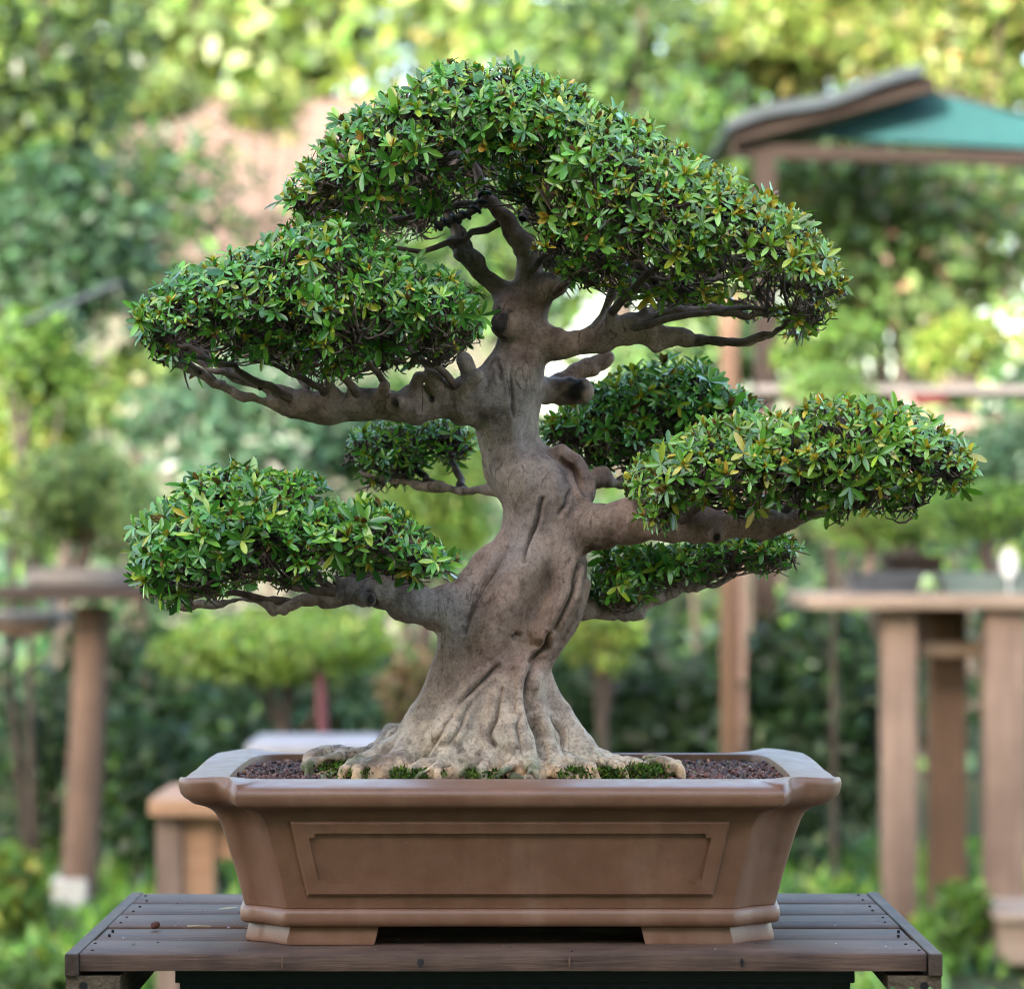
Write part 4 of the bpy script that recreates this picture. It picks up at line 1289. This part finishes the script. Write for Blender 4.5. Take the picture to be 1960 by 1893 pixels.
pad([(1142, 1085), (1160, 1055), (1230, 1045), (1310, 1048), (1380, 1040), (1440, 1024), (1496, 1018), (1532, 1055), (1515, 1082), (1462, 1098), (1420, 1078), (1385, 1082), (1340, 1104), (1280, 1120), (1210, 1148), (1158, 1150)],
    .05, .065, 55, 260, [[(1190, 1174, -.005), (1230, 1120, 0), (1290, 1085, 0), (1360, 1060, 0)], [(1300, 1128, 0), (1380, 1095, -.01), (1440, 1065, -.03), (1500, 1050, -.02)], [(1160, 1166, 0), (1165, 1120, .0), (1190, 1080, 0), (1230, 1060, 0)]],
    .08, label="thin pad hanging under the right branch", under=.6, minD=.0098, gapk=.14)

# ------------------------------------------------------------------ background: plants
G1 = [(4, (.13, .27, .045)), (3, (.20, .36, .065)), (2, (.08, .17, .035)), (1, (.30, .40, .07))]          # fresh green
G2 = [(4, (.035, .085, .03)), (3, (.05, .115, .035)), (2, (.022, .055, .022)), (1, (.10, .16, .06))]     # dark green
GY = [(4, (.24, .37, .055)), (3, (.31, .41, .075)), (2, (.15, .28, .045)), (1, (.40, .38, .10))]           # yellow green
GP = [(4, (.18, .31, .095)), (3, (.26, .40, .13)), (2, (.11, .20, .065)), (1, (.36, .43, .15))]          # pale green
GT = [(4, (.06, .14, .075)), (3, (.09, .18, .10)), (2, (.035, .09, .05)), (1, (.16, .24, .16))]          # blue green


def shrub(name, label, px, py, rx, ry, Y, n, leaf, pal, base_z=0.0, cat="shrub", group=None, ry_m=None, trunk_r=.02, clumps=12, lean=0.0, stem_mat=None, flat=0.0, **kw):
    c = P(px, py, Y); k = Y / FPX
    o = empty(name, label, cat, (c[0] - lean, Y, base_z), group)
    rad = (rx * k, (ry_m or max(rx, ry) * k * .8), ry * k)
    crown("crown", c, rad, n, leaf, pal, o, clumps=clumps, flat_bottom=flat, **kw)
    mb = MB()
    top = c + np.array((0, 0, -.2 * rad[2]))
    b0 = np.array((c[0] - lean, Y, base_z))
    mb.tube(spline(np.array([b0, b0 * .5 + top * .5 + np.array((.12 * rad[0] * rng.normal(), 0, 0)), top]), 9), np.linspace(trunk_r, trunk_r * .5, 9), 8)
    for q in range(5):
        a = rng.uniform(0, 6.28)
        s0 = b0 * .35 + top * .65
        e = c + np.array((rad[0] * .6 * math.cos(a), rad[1] * .6 * math.sin(a), rad[2] * rng.uniform(-.1, .5)))
        mb.tube(spline(np.array([s0, s0 * .5 + e * .5 + (0, 0, -.1 * rad[2]), e]), 7), np.linspace(trunk_r * .5, trunk_r * .15, 7), 6)
    mb.build("trunk", stem_mat or M['dark_stem'], o, True)
    return o


def tree_far(label, px, py, rx, ry, Y, n, leaf, pal, group=None, **kw):
    pal = [(a, tuple(.70 * q + .02 for q in c)) for a, c in pal]; n = int(n * 1.7); ry = ry * 1.15
    return shrub("garden_tree", label, px, py, rx, ry, Y, n, leaf, pal, 0.0, "tree", group, trunk_r=kw.pop('tr', .12), clumps=kw.pop('clumps', 18), **kw)


# left display stand and the plants round it
q0, q1 = P(178, 1160, 10.3), P(150, 1685, 10.3)
st = empty("display_stand", "round log post carrying a grey board, with a pale concrete foot", "plant stand", (q1[0], 10.3, 0))
pts = spline(np.array([q1 + (0, 0, -.05), q1 * .5 + q0 * .5 + (.004, 0, 0), q0]), 14)
MB().tube(pts, np.linspace(.064, .062, 14) + .003 * rng.uniform(-1, 1, 14), 16).build("post", M['log'], st, True)
f0 = P(137, 1745, 10.3)
MB().box(f0[0] - .062, f0[0] + .062, 10.22, 10.36, -.05, P(150, 1678, 10.3)[2], .012).build("concrete_foot", M['concrete'], st, 30)
b0, b1 = P(-60, 1120, 10.3), P(372, 1146, 10.3)
MB().box(b0[0], b1[0], 10.0, 10.6, b1[2], P(0, 1122, 10.3)[2], .01).build("board", M['dark_wood'], st, 30)
c = P(158, 1100, 10.3)
MB().loft([[(c[0] + r_ * math.cos(a), 10.3 + r_ * math.sin(a) * .8, c[2] + h_) for a in np.linspace(0, 2 * math.pi, 28, endpoint=False)] for r_, h_ in ((.16, -.038), (.19, -.03), (.19, .016), (.175, .022))], True, True).build("turntable", M['grey_wood'], st, 30)
zt = c[2] + .022
shrub("potted_shrub", "pale green bushy bonsai on the grey turntable of the log stand", 150, 980, 175, 130, 10.3, 5200, .035, GP, zt, "bonsai", None, trunk_r=.03, flat=.75)
shrub("garden_shrub", "yellow green shrub at the left edge above the pale bonsai", 70, 850, 160, 110, 11.6, 3200, .045, GY, 0, "shrub")
shrub("garden_shrub", "low mid green shrub behind the leaning grey pipe", 60, 690, 130, 110, 11.2, 2600, .045, G1, 0, "shrub")
a_, b_ = P(60, 612, 11.0), P(215, 548, 11.0)
tag(MB().tube([a_ - (b_ - a_) * .1, b_ + (b_ - a_) * .1], .012, 12).build("support_pipe", M['slate'], None, True), "grey pipe leaning diagonally among the left shrubs", "pipe")
sh = empty("wooden_shelf", "short weathered shelf board low beside the log post", "shelf", (-1.75, 10.9, 0))
a_, b_ = P(-170, 1172, 10.9), P(120, 1210, 10.9)
MB().box(a_[0], b_[0], 10.7, 11.1, b_[2] + .035, a_[2], .006).build("board", M['grey_wood'], sh)
MB().box(a_[0], b_[0] - .03, 10.74, 11.06, b_[2], b_[2] + .034, .004).build("rail", M['pink_wood'], sh)
MB().box(a_[0] - .03, a_[0] + .05, 10.8, 10.9, 0, b_[2] - .001, .004).build("leg", M['log'], sh)


def label_tag(px, py, w_, h_, Y, label, zb):
    c = P(px, py, Y); k = Y / FPX
    n = 10
    out = [(c[0] + w_ * k / 2 * math.cos(a) if abs(math.cos(a)) < .9 else c[0] + w_ * k / 2 * math.copysign(1, math.cos(a)), c[2] + h_ * k / 2 * math.sin(a)) for a in np.linspace(0, 2 * math.pi, 24, endpoint=False)]
    mb = MB().loft([[(x, Y + d_, z) for x, z in out] for d_ in (-.002, .002)], True, True)
    mb.box(c[0] - .003, c[0] + .003, Y - .0015, Y + .0015, zb, c[2] - h_ * k * .45)
    return tag(mb.build("plant_label", M['white'], None), label, "label", "white plant labels")
label_tag(102, 1158, 24, 36, 10.65, "white plant label sticking up from the low left shelf", P(102, 1172, 10.65)[2])

# bright shrub under the low left pad, on a maroon stake and a grey slab
shrub("garden_shrub", "bright lime green shrub spreading under the low left leaf pad", 565, 1222, 245, 75, 9.4, 6500, .036, GY[:2] + G1[1:2], 0, "shrub", None, trunk_r=.025, clumps=20, stem_mat=M['dark_stem'])
a_, b_ = P(610, 1290, 9.2), P(620, 1412, 9.2)
tag(MB().tube([(b_[0] + .03, 9.2, 0), (a_[0], 9.2, a_[2] + .1)], .017, 12).build("garden_stake", M['maroon'], None, True), "maroon painted stake below the lime green shrub", "stake")
a_, b_ = P(484, 1396, 8.8), P(728, 1440, 8.8)
sl = empty("stone_table", "grey stone slab table standing just behind the pot rim", "slab table", ((a_[0] + b_[0]) / 2, 8.8, 0))
MB().box(a_[0], b_[0], 8.55, 9.0, b_[2], P(0, 1412, 8.8)[2], .01).build("slab", M['grey_stone'], sl, 30)
MB().box(a_[0] + .08, b_[0] - .08, 8.65, 8.95, 0, b_[2] - .001, .01).build("pedestal", M['concrete'], sl, 30)
shrub("garden_shrub", "light green shrub between the low left pad and trunk", 800, 965, 190, 120, 10.6, 4200, .036, GY[:2] + G1[:2], 0, "shrub")
shrub("garden_shrub", "small lime shrub peeping out right of the trunk", 1150, 1215, 80, 55, 9.8, 1400, .034, GY, 0, "shrub")
shrub("garden_shrub", "dusty brown leaved shrub behind the trunk base", 800, 1330, 80, 90, 10.2, 1100, .04, [(2, (.22, .14, .07)), (1, (.15, .17, .04)), (1, (.30, .2, .1))], 0, "shrub")
# stool
sx0, sx1 = P(268, 1500, 8.0)[0], P(560, 1500, 8.0)[0]
so = empty("wooden_stool", "tan wooden stool with orange legs left of the pot", "stool", ((sx0 + sx1) / 2, 8.0, 0))
ztop = P(0, 1530, 7.85)[2]; zb = P(0, 1562, 7.85)[2]
mb = MB(); mb.box(sx0 + .04, sx1 - .04, 7.85, 8.35, zb, ztop, .002); mb.build("seat_board", M['orange_wood_x'], so, 30)
MB().box(P(302, 0, 7.9)[0], P(350, 0, 7.9)[0], 7.9, 7.95, 0, zb - .001, .004).build("leg", M['pale_wood'], so)
MB().box(P(352, 0, 7.92)[0], P(412, 0, 7.92)[0], 7.92, 8.0, 0, zb - .001, .004).build("leg", M['orange_wood_x'], so)
MB().box(P(414, 0, 8.0)[0], P(540, 0, 8.0)[0], 7.94, 7.97, P(0, 1640, 8)[2], zb - .001, .004).build("apron", M['orange_wood_x'], so)

# right-hand bench
rb = empty("plant_bench", "pale timber bench with tall posts carrying trays at the right", "bench", (1.4, 9.5, 0))
zt_ = P(0, 1138, 9.3)[2]; zb_ = P(0, 1166, 9.3)[2]
MB().box(P(1545, 0, 9.3)[0], P(2250, 0, 9.3)[0], 9.3, 10.0, zb_, zt_, .006).build("bench_top", M['pale_wood_x'], rb, 30)
for x0_, x1_, yy in ((1688, 1752, 9.4), (1778, 1848, 9.75), (1884, 1962, 9.35)):
    MB().box(P(x0_, 0, yy)[0], P(x1_, 0, yy)[0], yy, yy + .11, 0, zb_ - .001, .006).build("post", M['orange_wood' if yy > 9.6 else 'pale_wood'], rb, 30)
MB().box(P(1755, 0, 9.5)[0], P(2050, 0, 9.5)[0], 9.52, 9.58, P(0, 1258, 9.5)[2], P(0, 1228, 9.5)[2], .005).build("rail", M['pale_wood_x'], rb)
MB().box(P(1908, 0, 9.5)[0], P(1940, 0, 9.5)[0], 9.585, 9.65, P(0, 1230, 9.5)[2], zb_ - .002, .005).build("strut", M['pale_wood'], rb)
MB().box(P(1755, 0, 9.5)[0], P(1790, 0, 9.5)[0], 9.585, 9.65, P(0, 1230, 9.5)[2], zb_ - .002, .005).build("strut", M['pale_wood'], rb)
lb = empty("wooden_box", "pale wooden box set low against the right bench post", "box", (1.5, 8.9, 0))
MB().box(P(1905, 0, 8.9)[0], P(2080, 0, 8.9)[0], 8.85, 9.2, P(0, 1842, 8.9)[2], P(0, 1760, 8.9)[2], .006).build("box_body", M['pale_wood_x'], lb)
MB().box(P(1895, 0, 8.9)[0], P(2090, 0, 8.9)[0], 8.82, 9.22, P(0, 1759, 8.9)[2], P(0, 1742, 8.9)[2], .005).build("lid", M['pale_wood_x'], lb)
MB().box(P(1925, 0, 8.9)[0], P(1960, 0, 8.9)[0], 8.9, 9.0, 0, P(0, 1843, 8.9)[2], .004).build("leg", M['orange_wood'], lb)


def tray(px0, px1, py0, py1, Y, m, label, dep=.25):
    a, b_ = P(px0, py1, Y), P(px1, py0, Y)
    zb = a[2]; ztp = b_[2]
    mb = MB(); i = .02
    x0_, x1_ = a[0], b_[0]
    R4 = lambda g, z: [(x0_ + g, Y + g, z), (x1_ - g, Y + g, z), (x1_ - g, Y + dep - g, z), (x0_ + g, Y + dep - g, z)]
    mb.loft([R4(.02, zb), R4(.004, ztp - .012), R4(0, ztp - .01), R4(0, ztp), R4(.012, ztp), R4(.014, ztp - .015)], True, True)
    return tag(mb.build("plant_tray", m, None), label, "tray")


tz = zt_
tray(1625, 1770, 1096, 1137, 9.45, M['dark_pot'], "dark blue grey tray near the left end of the bench")
tray(1805, 2020, 1098, 1137, 9.45, M['green_pot'], "long grey green tray at the right edge of the bench")
tray(1695, 1812, 1062, 1100, 9.75, M['dark_wood'], "brown pot behind the two bench trays", .22)
shrub("potted_shrub", "thin yellow green bonsai with pale stem on the bench", 1660, 1000, 120, 60, 9.55, 1500, .03, GY[:2] + G1[:1], P(0, 1100, 9.5)[2], "bonsai", None, trunk_r=.022, stem_mat=M['pale_wood'], flat=.5)
shrub("potted_shrub", "bright green bonsai in the long tray at the right edge", 1900, 975, 120, 62, 9.58, 2600, .028, G1, P(0, 1100, 9.5)[2], "bonsai", None, trunk_r=.02, flat=.6)
label_tag(1931, 1078, 32, 58, 9.42, "tall white plant label on the right bench", zt_)
# slim timber posts
for (xa, xb, yt, yy, lab, mm) in ((1380, 1415, 560, 9.8, "slim orange brown post standing right of the trunk", 'orange_wood'),):
    p0 = P((xa + xb) / 2, yt, yy); hw = (xb - xa) / 2 * yy / FPX
    tag(MB().box(p0[0] - hw, p0[0] + hw, yy, yy + hw * 2, -.02, p0[2], .006).build("timber_post", M[mm], None, 30), lab, "post")

# upper right shelves with bonsai
us = empty("plant_shelf", "faded two board shelf carrying round bonsai above the right leaf pad", "shelf", (1.3, 11.5, 0))
YS = 11.5
x0_, x1_ = P(1440, 0, YS)[0], P(2150, 0, YS)[0]
zs1 = P(0, 742, YS)[2]; zs2 = P(0, 800, YS)[2]
MB().box(x0_, x1_, YS - .2, YS + .35, P(0, 758, YS)[2], zs1, .005).build("board", M['grey_wood'], us)
MB().box(x0_, x1_, YS - .24, YS - .2, P(0, 836, YS)[2], zs2, .005).build("board", M['pink_wood'], us)
for pxs in (1400, 1722, 1990):
    p_ = P(pxs, 800, YS)
    MB().box(p_[0] - .04, p_[0] + .04, YS - .19, YS - .11, 0, P(0, 759, YS)[2], .005).build("leg", M['pink_wood'], us)
shrub("potted_shrub", "yellow green bonsai on the shelf at the upper right", 1845, 655, 105, 62, 11.55, 2600, .038, GY, zs1, "bonsai", None, trunk_r=.03, flat=.7)
shrub("potted_shrub", "mid green spreading bonsai on the shelf beside the yellow green one", 1590, 655, 120, 60, 11.75, 2600, .036, G1, zs1, "bonsai", None, trunk_r=.03, flat=.7)
shrub("potted_shrub", "small round light green bonsai in front of the shelf", 1595, 745, 92, 55, 11.1, 2400, .03, GP[:2] + G1[:2], 0, "bonsai", None, trunk_r=.012)
shrub("garden_shrub", "blue green shrub under the shelf behind the right pad tip", 1900, 880, 120, 95, 10.9, 3200, .035, GT, 0, "shrub")
tag(MB().loft([[(P(1782, 765, 11.2)[0] + r_ * math.cos(a), 11.2 + r_ * math.sin(a) * .6, P(1782, 765, 11.2)[2] + h_) for a in np.linspace(0, 6.283, 16, endpoint=False)] for r_, h_ in ((.055, -.02), (.075, .018), (.068, .018), (.05, -.012))], True, True).build("plant_saucer", M['red'], None), "red plastic saucer against the shelf front", "saucer")
c_ = P(1782, 785, 11.2)
MB()
# shade canopy
YK = 12.5
cn = empty("shade_canopy", "gabled timber canopy hung with teal shade cloth at the upper right", "canopy", (P(1960, 0, YK)[0], YK, 0))
apex, eaveL = P(1772, 160, YK), P(1400, 262, YK)
eaveR = np.array((2 * apex[0] - eaveL[0] + .5, YK, eaveL[2] - .15))
MB().beam(eaveL, apex + (.03, 0, 0), .07, .075).build("rafter", M['rafter'], cn)
MB().beam(apex + (.036, .19, 0), eaveR + (0, .19, .03), .03, .03).build("rafter", M['dark_stem'], cn)
MB().beam(eaveL + (.0, .075, -.05), (eaveR[0], YK + .075, eaveL[2] - .11), .06, .06).build("tie_beam", M['rafter'], cn)
mb = MB()
g0 = [eaveL + (.34, .16, .02), apex + (.0, .16, .0), (eaveR[0], YK + .16, eaveR[2] + .03), (eaveR[0], YK + .16, eaveL[2] - .07)]
gp_ = [np.array(x_) for x_ in g0]
mb.loft([[tuple(p_ + (0, d_, 0)) for p_ in gp_] for d_ in (0, .008)], True, True)
mb.build("shade_cloth", M['teal'], cn)
mb = MB()
rr_ = []
for i in range(15):                                           # left roof slope, slightly sagging, draped over the rafter
    f_ = i / 14
    p_ = eaveL * (1 - f_) + apex * f_ + np.array((-.02, 0, .052 + .012 * math.sin(f_ * 9)))
    rr_.append([tuple(p_ + (0, -.10, -.035)), tuple(p_ + (0, -.09, .012)), tuple(p_ + (0, 1.6, .02)), tuple(p_ + (0, 1.6, -.0))])
mb.loft(rr_, True, True); mb.build("roof_cloth", M['slate'], cn, True)
pc = P(1464, 300, YK + .08)
MB().box(pc[0] - .045, pc[0] + .045, YK + .04, YK + .12, 0, eaveL[2] - .082, .006).build("post", M['rafter'], cn)
MB().box(pc[0] + 2.6, pc[0] + 2.69, YK + .04, YK + .12, 0, eaveL[2] - .142, .006).build("post", M['log'], cn)

# hedges and shrubs behind, nearest first
shrub("garden_shrub", "tall broad leaved shrub with pale patches below the canopy", 1700, 450, 330, 200, 14.0, 6500, .085, GP[:2] + G2[1:2] + [(1, (.36, .38, .24)), (1, (.30, .2, .12))], 0, "shrub", None, trunk_r=.05, clumps=26)
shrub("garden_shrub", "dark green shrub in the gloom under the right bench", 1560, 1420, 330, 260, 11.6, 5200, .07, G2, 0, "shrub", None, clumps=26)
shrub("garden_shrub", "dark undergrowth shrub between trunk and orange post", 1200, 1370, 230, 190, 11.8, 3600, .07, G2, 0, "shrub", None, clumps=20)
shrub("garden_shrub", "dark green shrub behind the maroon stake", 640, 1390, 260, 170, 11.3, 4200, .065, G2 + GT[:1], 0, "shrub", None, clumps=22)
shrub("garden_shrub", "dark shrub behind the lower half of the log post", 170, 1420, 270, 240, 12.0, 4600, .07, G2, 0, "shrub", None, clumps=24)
shrub("garden_shrub", "glossy green shrub left of the stool", 270, 1520, 150, 150, 10.9, 2600, .06, GT[:2] + G1[:1] + G2[:1], 0, "shrub", None, clumps=16)
shrub("garden_shrub", "bright yellow tinged leafy plant at the bottom left corner", 15, 1690, 85, 105, 9.6, 1800, .055, G1 + [(3, (.45, .42, .06))], 0, "plant", None, clumps=14)
shrub("garden_shrub", "fresh green fern at the foot of the log post", 90, 1865, 190, 75, 8.9, 2400, .05, G1, 0, "plant", None, clumps=18)
shrub("garden_shrub", "fresh green plant between the right bench posts", 1830, 1790, 90, 90, 9.0, 1300, .045, G1, 0, "plant", None, clumps=10)
shrub("garden_shrub", "green plant under the right end of the table", 1690, 1880, 130, 70, 8.7, 1500, .05, G1, 0, "plant", None, clumps=10)
shrub("garden_shrub", "green plant below the table beside the left cleat", 300, 1900, 130, 60, 8.7, 1500, .05, G1, 0, "plant", None, clumps=10)
shrub("garden_shrub", "mixed green shrub behind the orange post at mid height", 1440, 900, 260, 150, 13.2, 3600, .07, GP[:2] + G2, 0, "shrub", None, clumps=22)
shrub("garden_shrub", "grey green shrub beneath the left middle pad", 520, 800, 250, 150, 13.0, 4200, .07, GT + [(1, (.3, .34, .28))], 0, "shrub", None, clumps=22)
shrub("garden_shrub", "mid green shrub behind the rear left pad", 800, 820, 230, 140, 13.6, 3600, .07, G1[:2] + GT[:2] + G2[:1], 0, "shrub", None, clumps=20)
shrub("garden_shrub", "mid green shrub showing through the fork of the upper trunk", 950, 520, 260, 200, 17.0, 4200, .09, G1[:3] + GT[:2] + G2[1:2], 0, "shrub", None, clumps=22)
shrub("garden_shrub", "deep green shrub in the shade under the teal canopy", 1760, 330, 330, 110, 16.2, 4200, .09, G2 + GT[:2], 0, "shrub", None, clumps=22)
shrub("garden_shrub", "pale green shrub under the tip of the left middle pad", 250, 765, 150, 95, 13.8, 3000, .075, GP + GY[:1] + [(2, (.5, .42, .26))], 0, "shrub", None, clumps=16)
shrub("garden_shrub", "mid green shrub seen below the right upper branch", 1370, 660, 210, 105, 13.6, 3600, .07, GP[:2] + G2[1:2] + GT[:1], 0, "shrub", None, clumps=18)
shrub("garden_shrub", "grey green shrub between the shelf and the right pad", 1610, 870, 150, 70, 12.2, 2600, .05, GT, 0, "shrub", None, clumps=14)
shrub("garden_shrub", "light green shrub just above the bench behind the right pad", 1690, 985, 160, 70, 10.9, 2800, .045, G1[:2] + GP[:2], 0, "shrub", None, clumps=14)
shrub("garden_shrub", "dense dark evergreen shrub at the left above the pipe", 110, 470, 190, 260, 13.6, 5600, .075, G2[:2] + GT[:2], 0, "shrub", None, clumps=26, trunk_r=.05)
shrub("garden_shrub", "leafy green shrub in front of the tiled roof", 300, 400, 200, 210, 15.5, 1000, .09, G2[1:2] + GT[:2] + G1[:1], 0, "shrub", None, clumps=22, trunk_r=.05)
shrub("garden_shrub", "round mid green shrub behind the left middle pad", 520, 590, 280, 105, 14.6, 3600, .08, G2[1:2] + G1[:2] + GT[:1], 0, "shrub", None, clumps=20)
shrub("garden_shrub", "mid green shrub behind the crown below the canopy eave", 1300, 330, 230, 190, 16.5, 3600, .09, G2[1:2] + G1 + GT[:1], 0, "shrub", None, clumps=20, trunk_r=.05)
# trees farther back, in the sun
tg_ = "sunlit trees along the back of the garden"
tree_far("dark leaved tree filling the top left corner", 40, 130, 240, 260, 17.0, 4200, .10, G2[:2] + G1[:1] + GY[:1], tg_)
tree_far("sunlit yellow green tree left of the bonsai crown", 330, 40, 260, 150, 35.0, 4200, .11, GY + G1[:1], tg_)
tree_far("sunlit lime tree above the tiled roof", 600, 60, 250, 150, 36.0, 3200, .12, GY + G1, tg_)
tree_far("pale sunlit tree directly behind the top of the crown", 900, 50, 230, 150, 37.0, 2000, .12, GY[:2] + G1[:2] + [(1, (.30, .22, .14))], tg_)
tree_far("hazy green tree right of the crown top", 1180, 110, 230, 180, 22.0, 2600, .11, G1 + GT[:1], tg_)
tree_far("sunlit yellow green tree behind the canopy ridge", 1500, 50, 280, 150, 23.0, 4200, .12, GY, tg_)
tree_far("golden green tree in the top right corner", 1850, 60, 280, 170, 22.0, 4600, .11, GY + [(1, (.40, .32, .10))], tg_)
tree_far("small sunlit tree overlapping the left end of the tiled roof ridge", 250, 175, 150, 42, 25.0, 900, .11, GP[:2] + GY[:2], tg_, tr=.025)
tree_far("small lime tree overlapping the tiled roof near the crown", 520, 205, 90, 48, 25.5, 500, .11, GY + G1[:1], tg_, tr=.025)
# house
YH = 27.0
hs = empty("house", "house with a sunlit pale terracotta tiled roof beyond the left shrubs", "house", (P(420, 0, YH)[0], YH, 0))
ra, rb2 = P(120, 505, YH), P(690, 505, YH)
rt = P(160, 195, YH + 2.6)[2]
mb = MB()
nrow, ncol = 16, 60
vv, ff = [], []
for i in range(nrow + 1):
    f_ = i / nrow
    for st_ in (0, 1):
        for j in range(ncol + 1):
            x_ = ra[0] - .4 + (rb2[0] - ra[0] + 2.0) * j / ncol
            z_ = ra[2] + (rt - ra[2]) * f_ + (.03 if st_ else 0) + .03 * abs(math.sin(j * math.pi / 2.))
            vv.append((x_, YH + 2.8 * f_, z_))
for k_ in range(2 * nrow + 1):
    for j in range(ncol):
        a = k_ * (ncol + 1) + j
        ff.append((a, a + 1, a + ncol + 2, a + ncol + 1))
make("roof", vv, ff, M['tiles'], hs, False)
MB().box(ra[0], rb2[0] + 1.2, YH + .4, YH + 5.2, 0, ra[2] + .05).build("wall", M['plaster'], hs)
MB().loft([[(x_, YH + 2.8, rt - .02), (x_, YH + 5.6, ra[2]), (x_, YH + 5.6, ra[2] - .1), (x_, YH + 2.8, rt - .12)] for x_ in (ra[0] - .4, rb2[0] + 1.6)], True, True).build("rear_roof", M['tiles'], hs)

# continuous vegetation that nobody could count
n = 15000
xx = rng.uniform(-7.5, 7.5, n); zz = rng.beta(1.3, 1.5, n) * (2.3 + .35 * vnoise(np.column_stack((xx, 0 * xx, 0 * xx)), .9, 31))
yy = 15.6 + 1.4 * rng.random(n) + .5 * vnoise(np.column_stack((xx, zz, 0 * xx)), 1.1, 8)
nn_ = nrm(np.column_stack((.6 * rng.normal(size=n), -1 + .6 * rng.normal(size=n), .6 + .5 * rng.normal(size=n))))
L = .09 + .07 * rng.random(n)
V_, lo, sz = leaf_arrays(np.column_stack((xx, yy, zz)), np.cross(nn_, rand_dirs(n)), nn_, L, L * .5, .1 * rng.random(n), QT, QF)
tag(make("undergrowth", V_, (lo, sz), M['far_leaf'], None, col=np.repeat(pick(G2 + GT[:2] + G1[:1], n) * .75, 4, 0)), "dense dark green undergrowth along the back of the plot", "undergrowth", kind="stuff")
n = 9000
xx = rng.uniform(-2.6, 2.6, n); yy = rng.uniform(7.6, 12.5, n)
ok = vnoise(np.column_stack((xx, yy, 0 * xx)), 1.3, 14) > -.25
xx, yy = xx[ok], yy[ok]; n = len(xx)
d = nrm(np.column_stack((.5 * rng.normal(size=n), .5 * rng.normal(size=n), np.full(n, .8))))
L = .05 + .10 * rng.random(n)
V_, lo, sz = leaf_arrays(np.column_stack((xx, yy, np.full(n, -.02))), d, rand_dirs(n), L, L * .28, .3 * rng.random(n), QT, QF)
tag(make("grass", V_, (lo, sz), M['far_leaf'], None, col=np.repeat(pick(G1 + GT[:1], n), 4, 0)), "fresh green weeds covering the ground round the posts", "weeds", kind="stuff")
n = 46000
xx = rng.uniform(-22, 22, n); zz = rng.random(n) ** .8 * (9.4 + 2.2 * vnoise(np.column_stack((xx, 0 * xx, 0 * xx)), .35, 41))
yy = 34 + 3 * rng.random(n)
nn_ = nrm(np.column_stack((.6 * rng.normal(size=n), -1 + .6 * rng.normal(size=n), .5 + .5 * rng.normal(size=n))))
L = .2 + .2 * rng.random(n)
V_, lo, sz = leaf_arrays(np.column_stack((xx, yy, zz)), np.cross(nn_, rand_dirs(n)), nn_, L, L * .5, .1 * rng.random(n), QT, QF)
tag(make("treeline", V_, (lo, sz), M['far_leaf'], None, col=np.repeat(pick(GP + GY + G1[:1], n) * .55, 4, 0)), "distant hazy treeline closing the garden", "treeline", kind="stuff")
# unseen leaf wall added behind the camera to block the sun from the bonsai
n = 30000
xx = rng.uniform(-17, 5, n); zz = rng.random(n) * 7.4; yy = -7 + 2.2 * rng.random(n)
nn_ = nrm(rand_dirs(n) + np.array((0, .8, .3)))
L = .5 + .3 * rng.random(n)
V_, lo, sz = leaf_arrays(np.column_stack((xx, yy, zz)), np.cross(nn_, rand_dirs(n)), nn_, L, L * .6, .1 * rng.random(n), QT, QF)
tag(make("sun_blocker", V_, (lo, sz), M['far_leaf'], None, col=np.repeat(pick(G1, n), 4, 0)), "added leaf wall out of view, blocking low sun from the bonsai bench", "sun_blocker", kind="stuff")
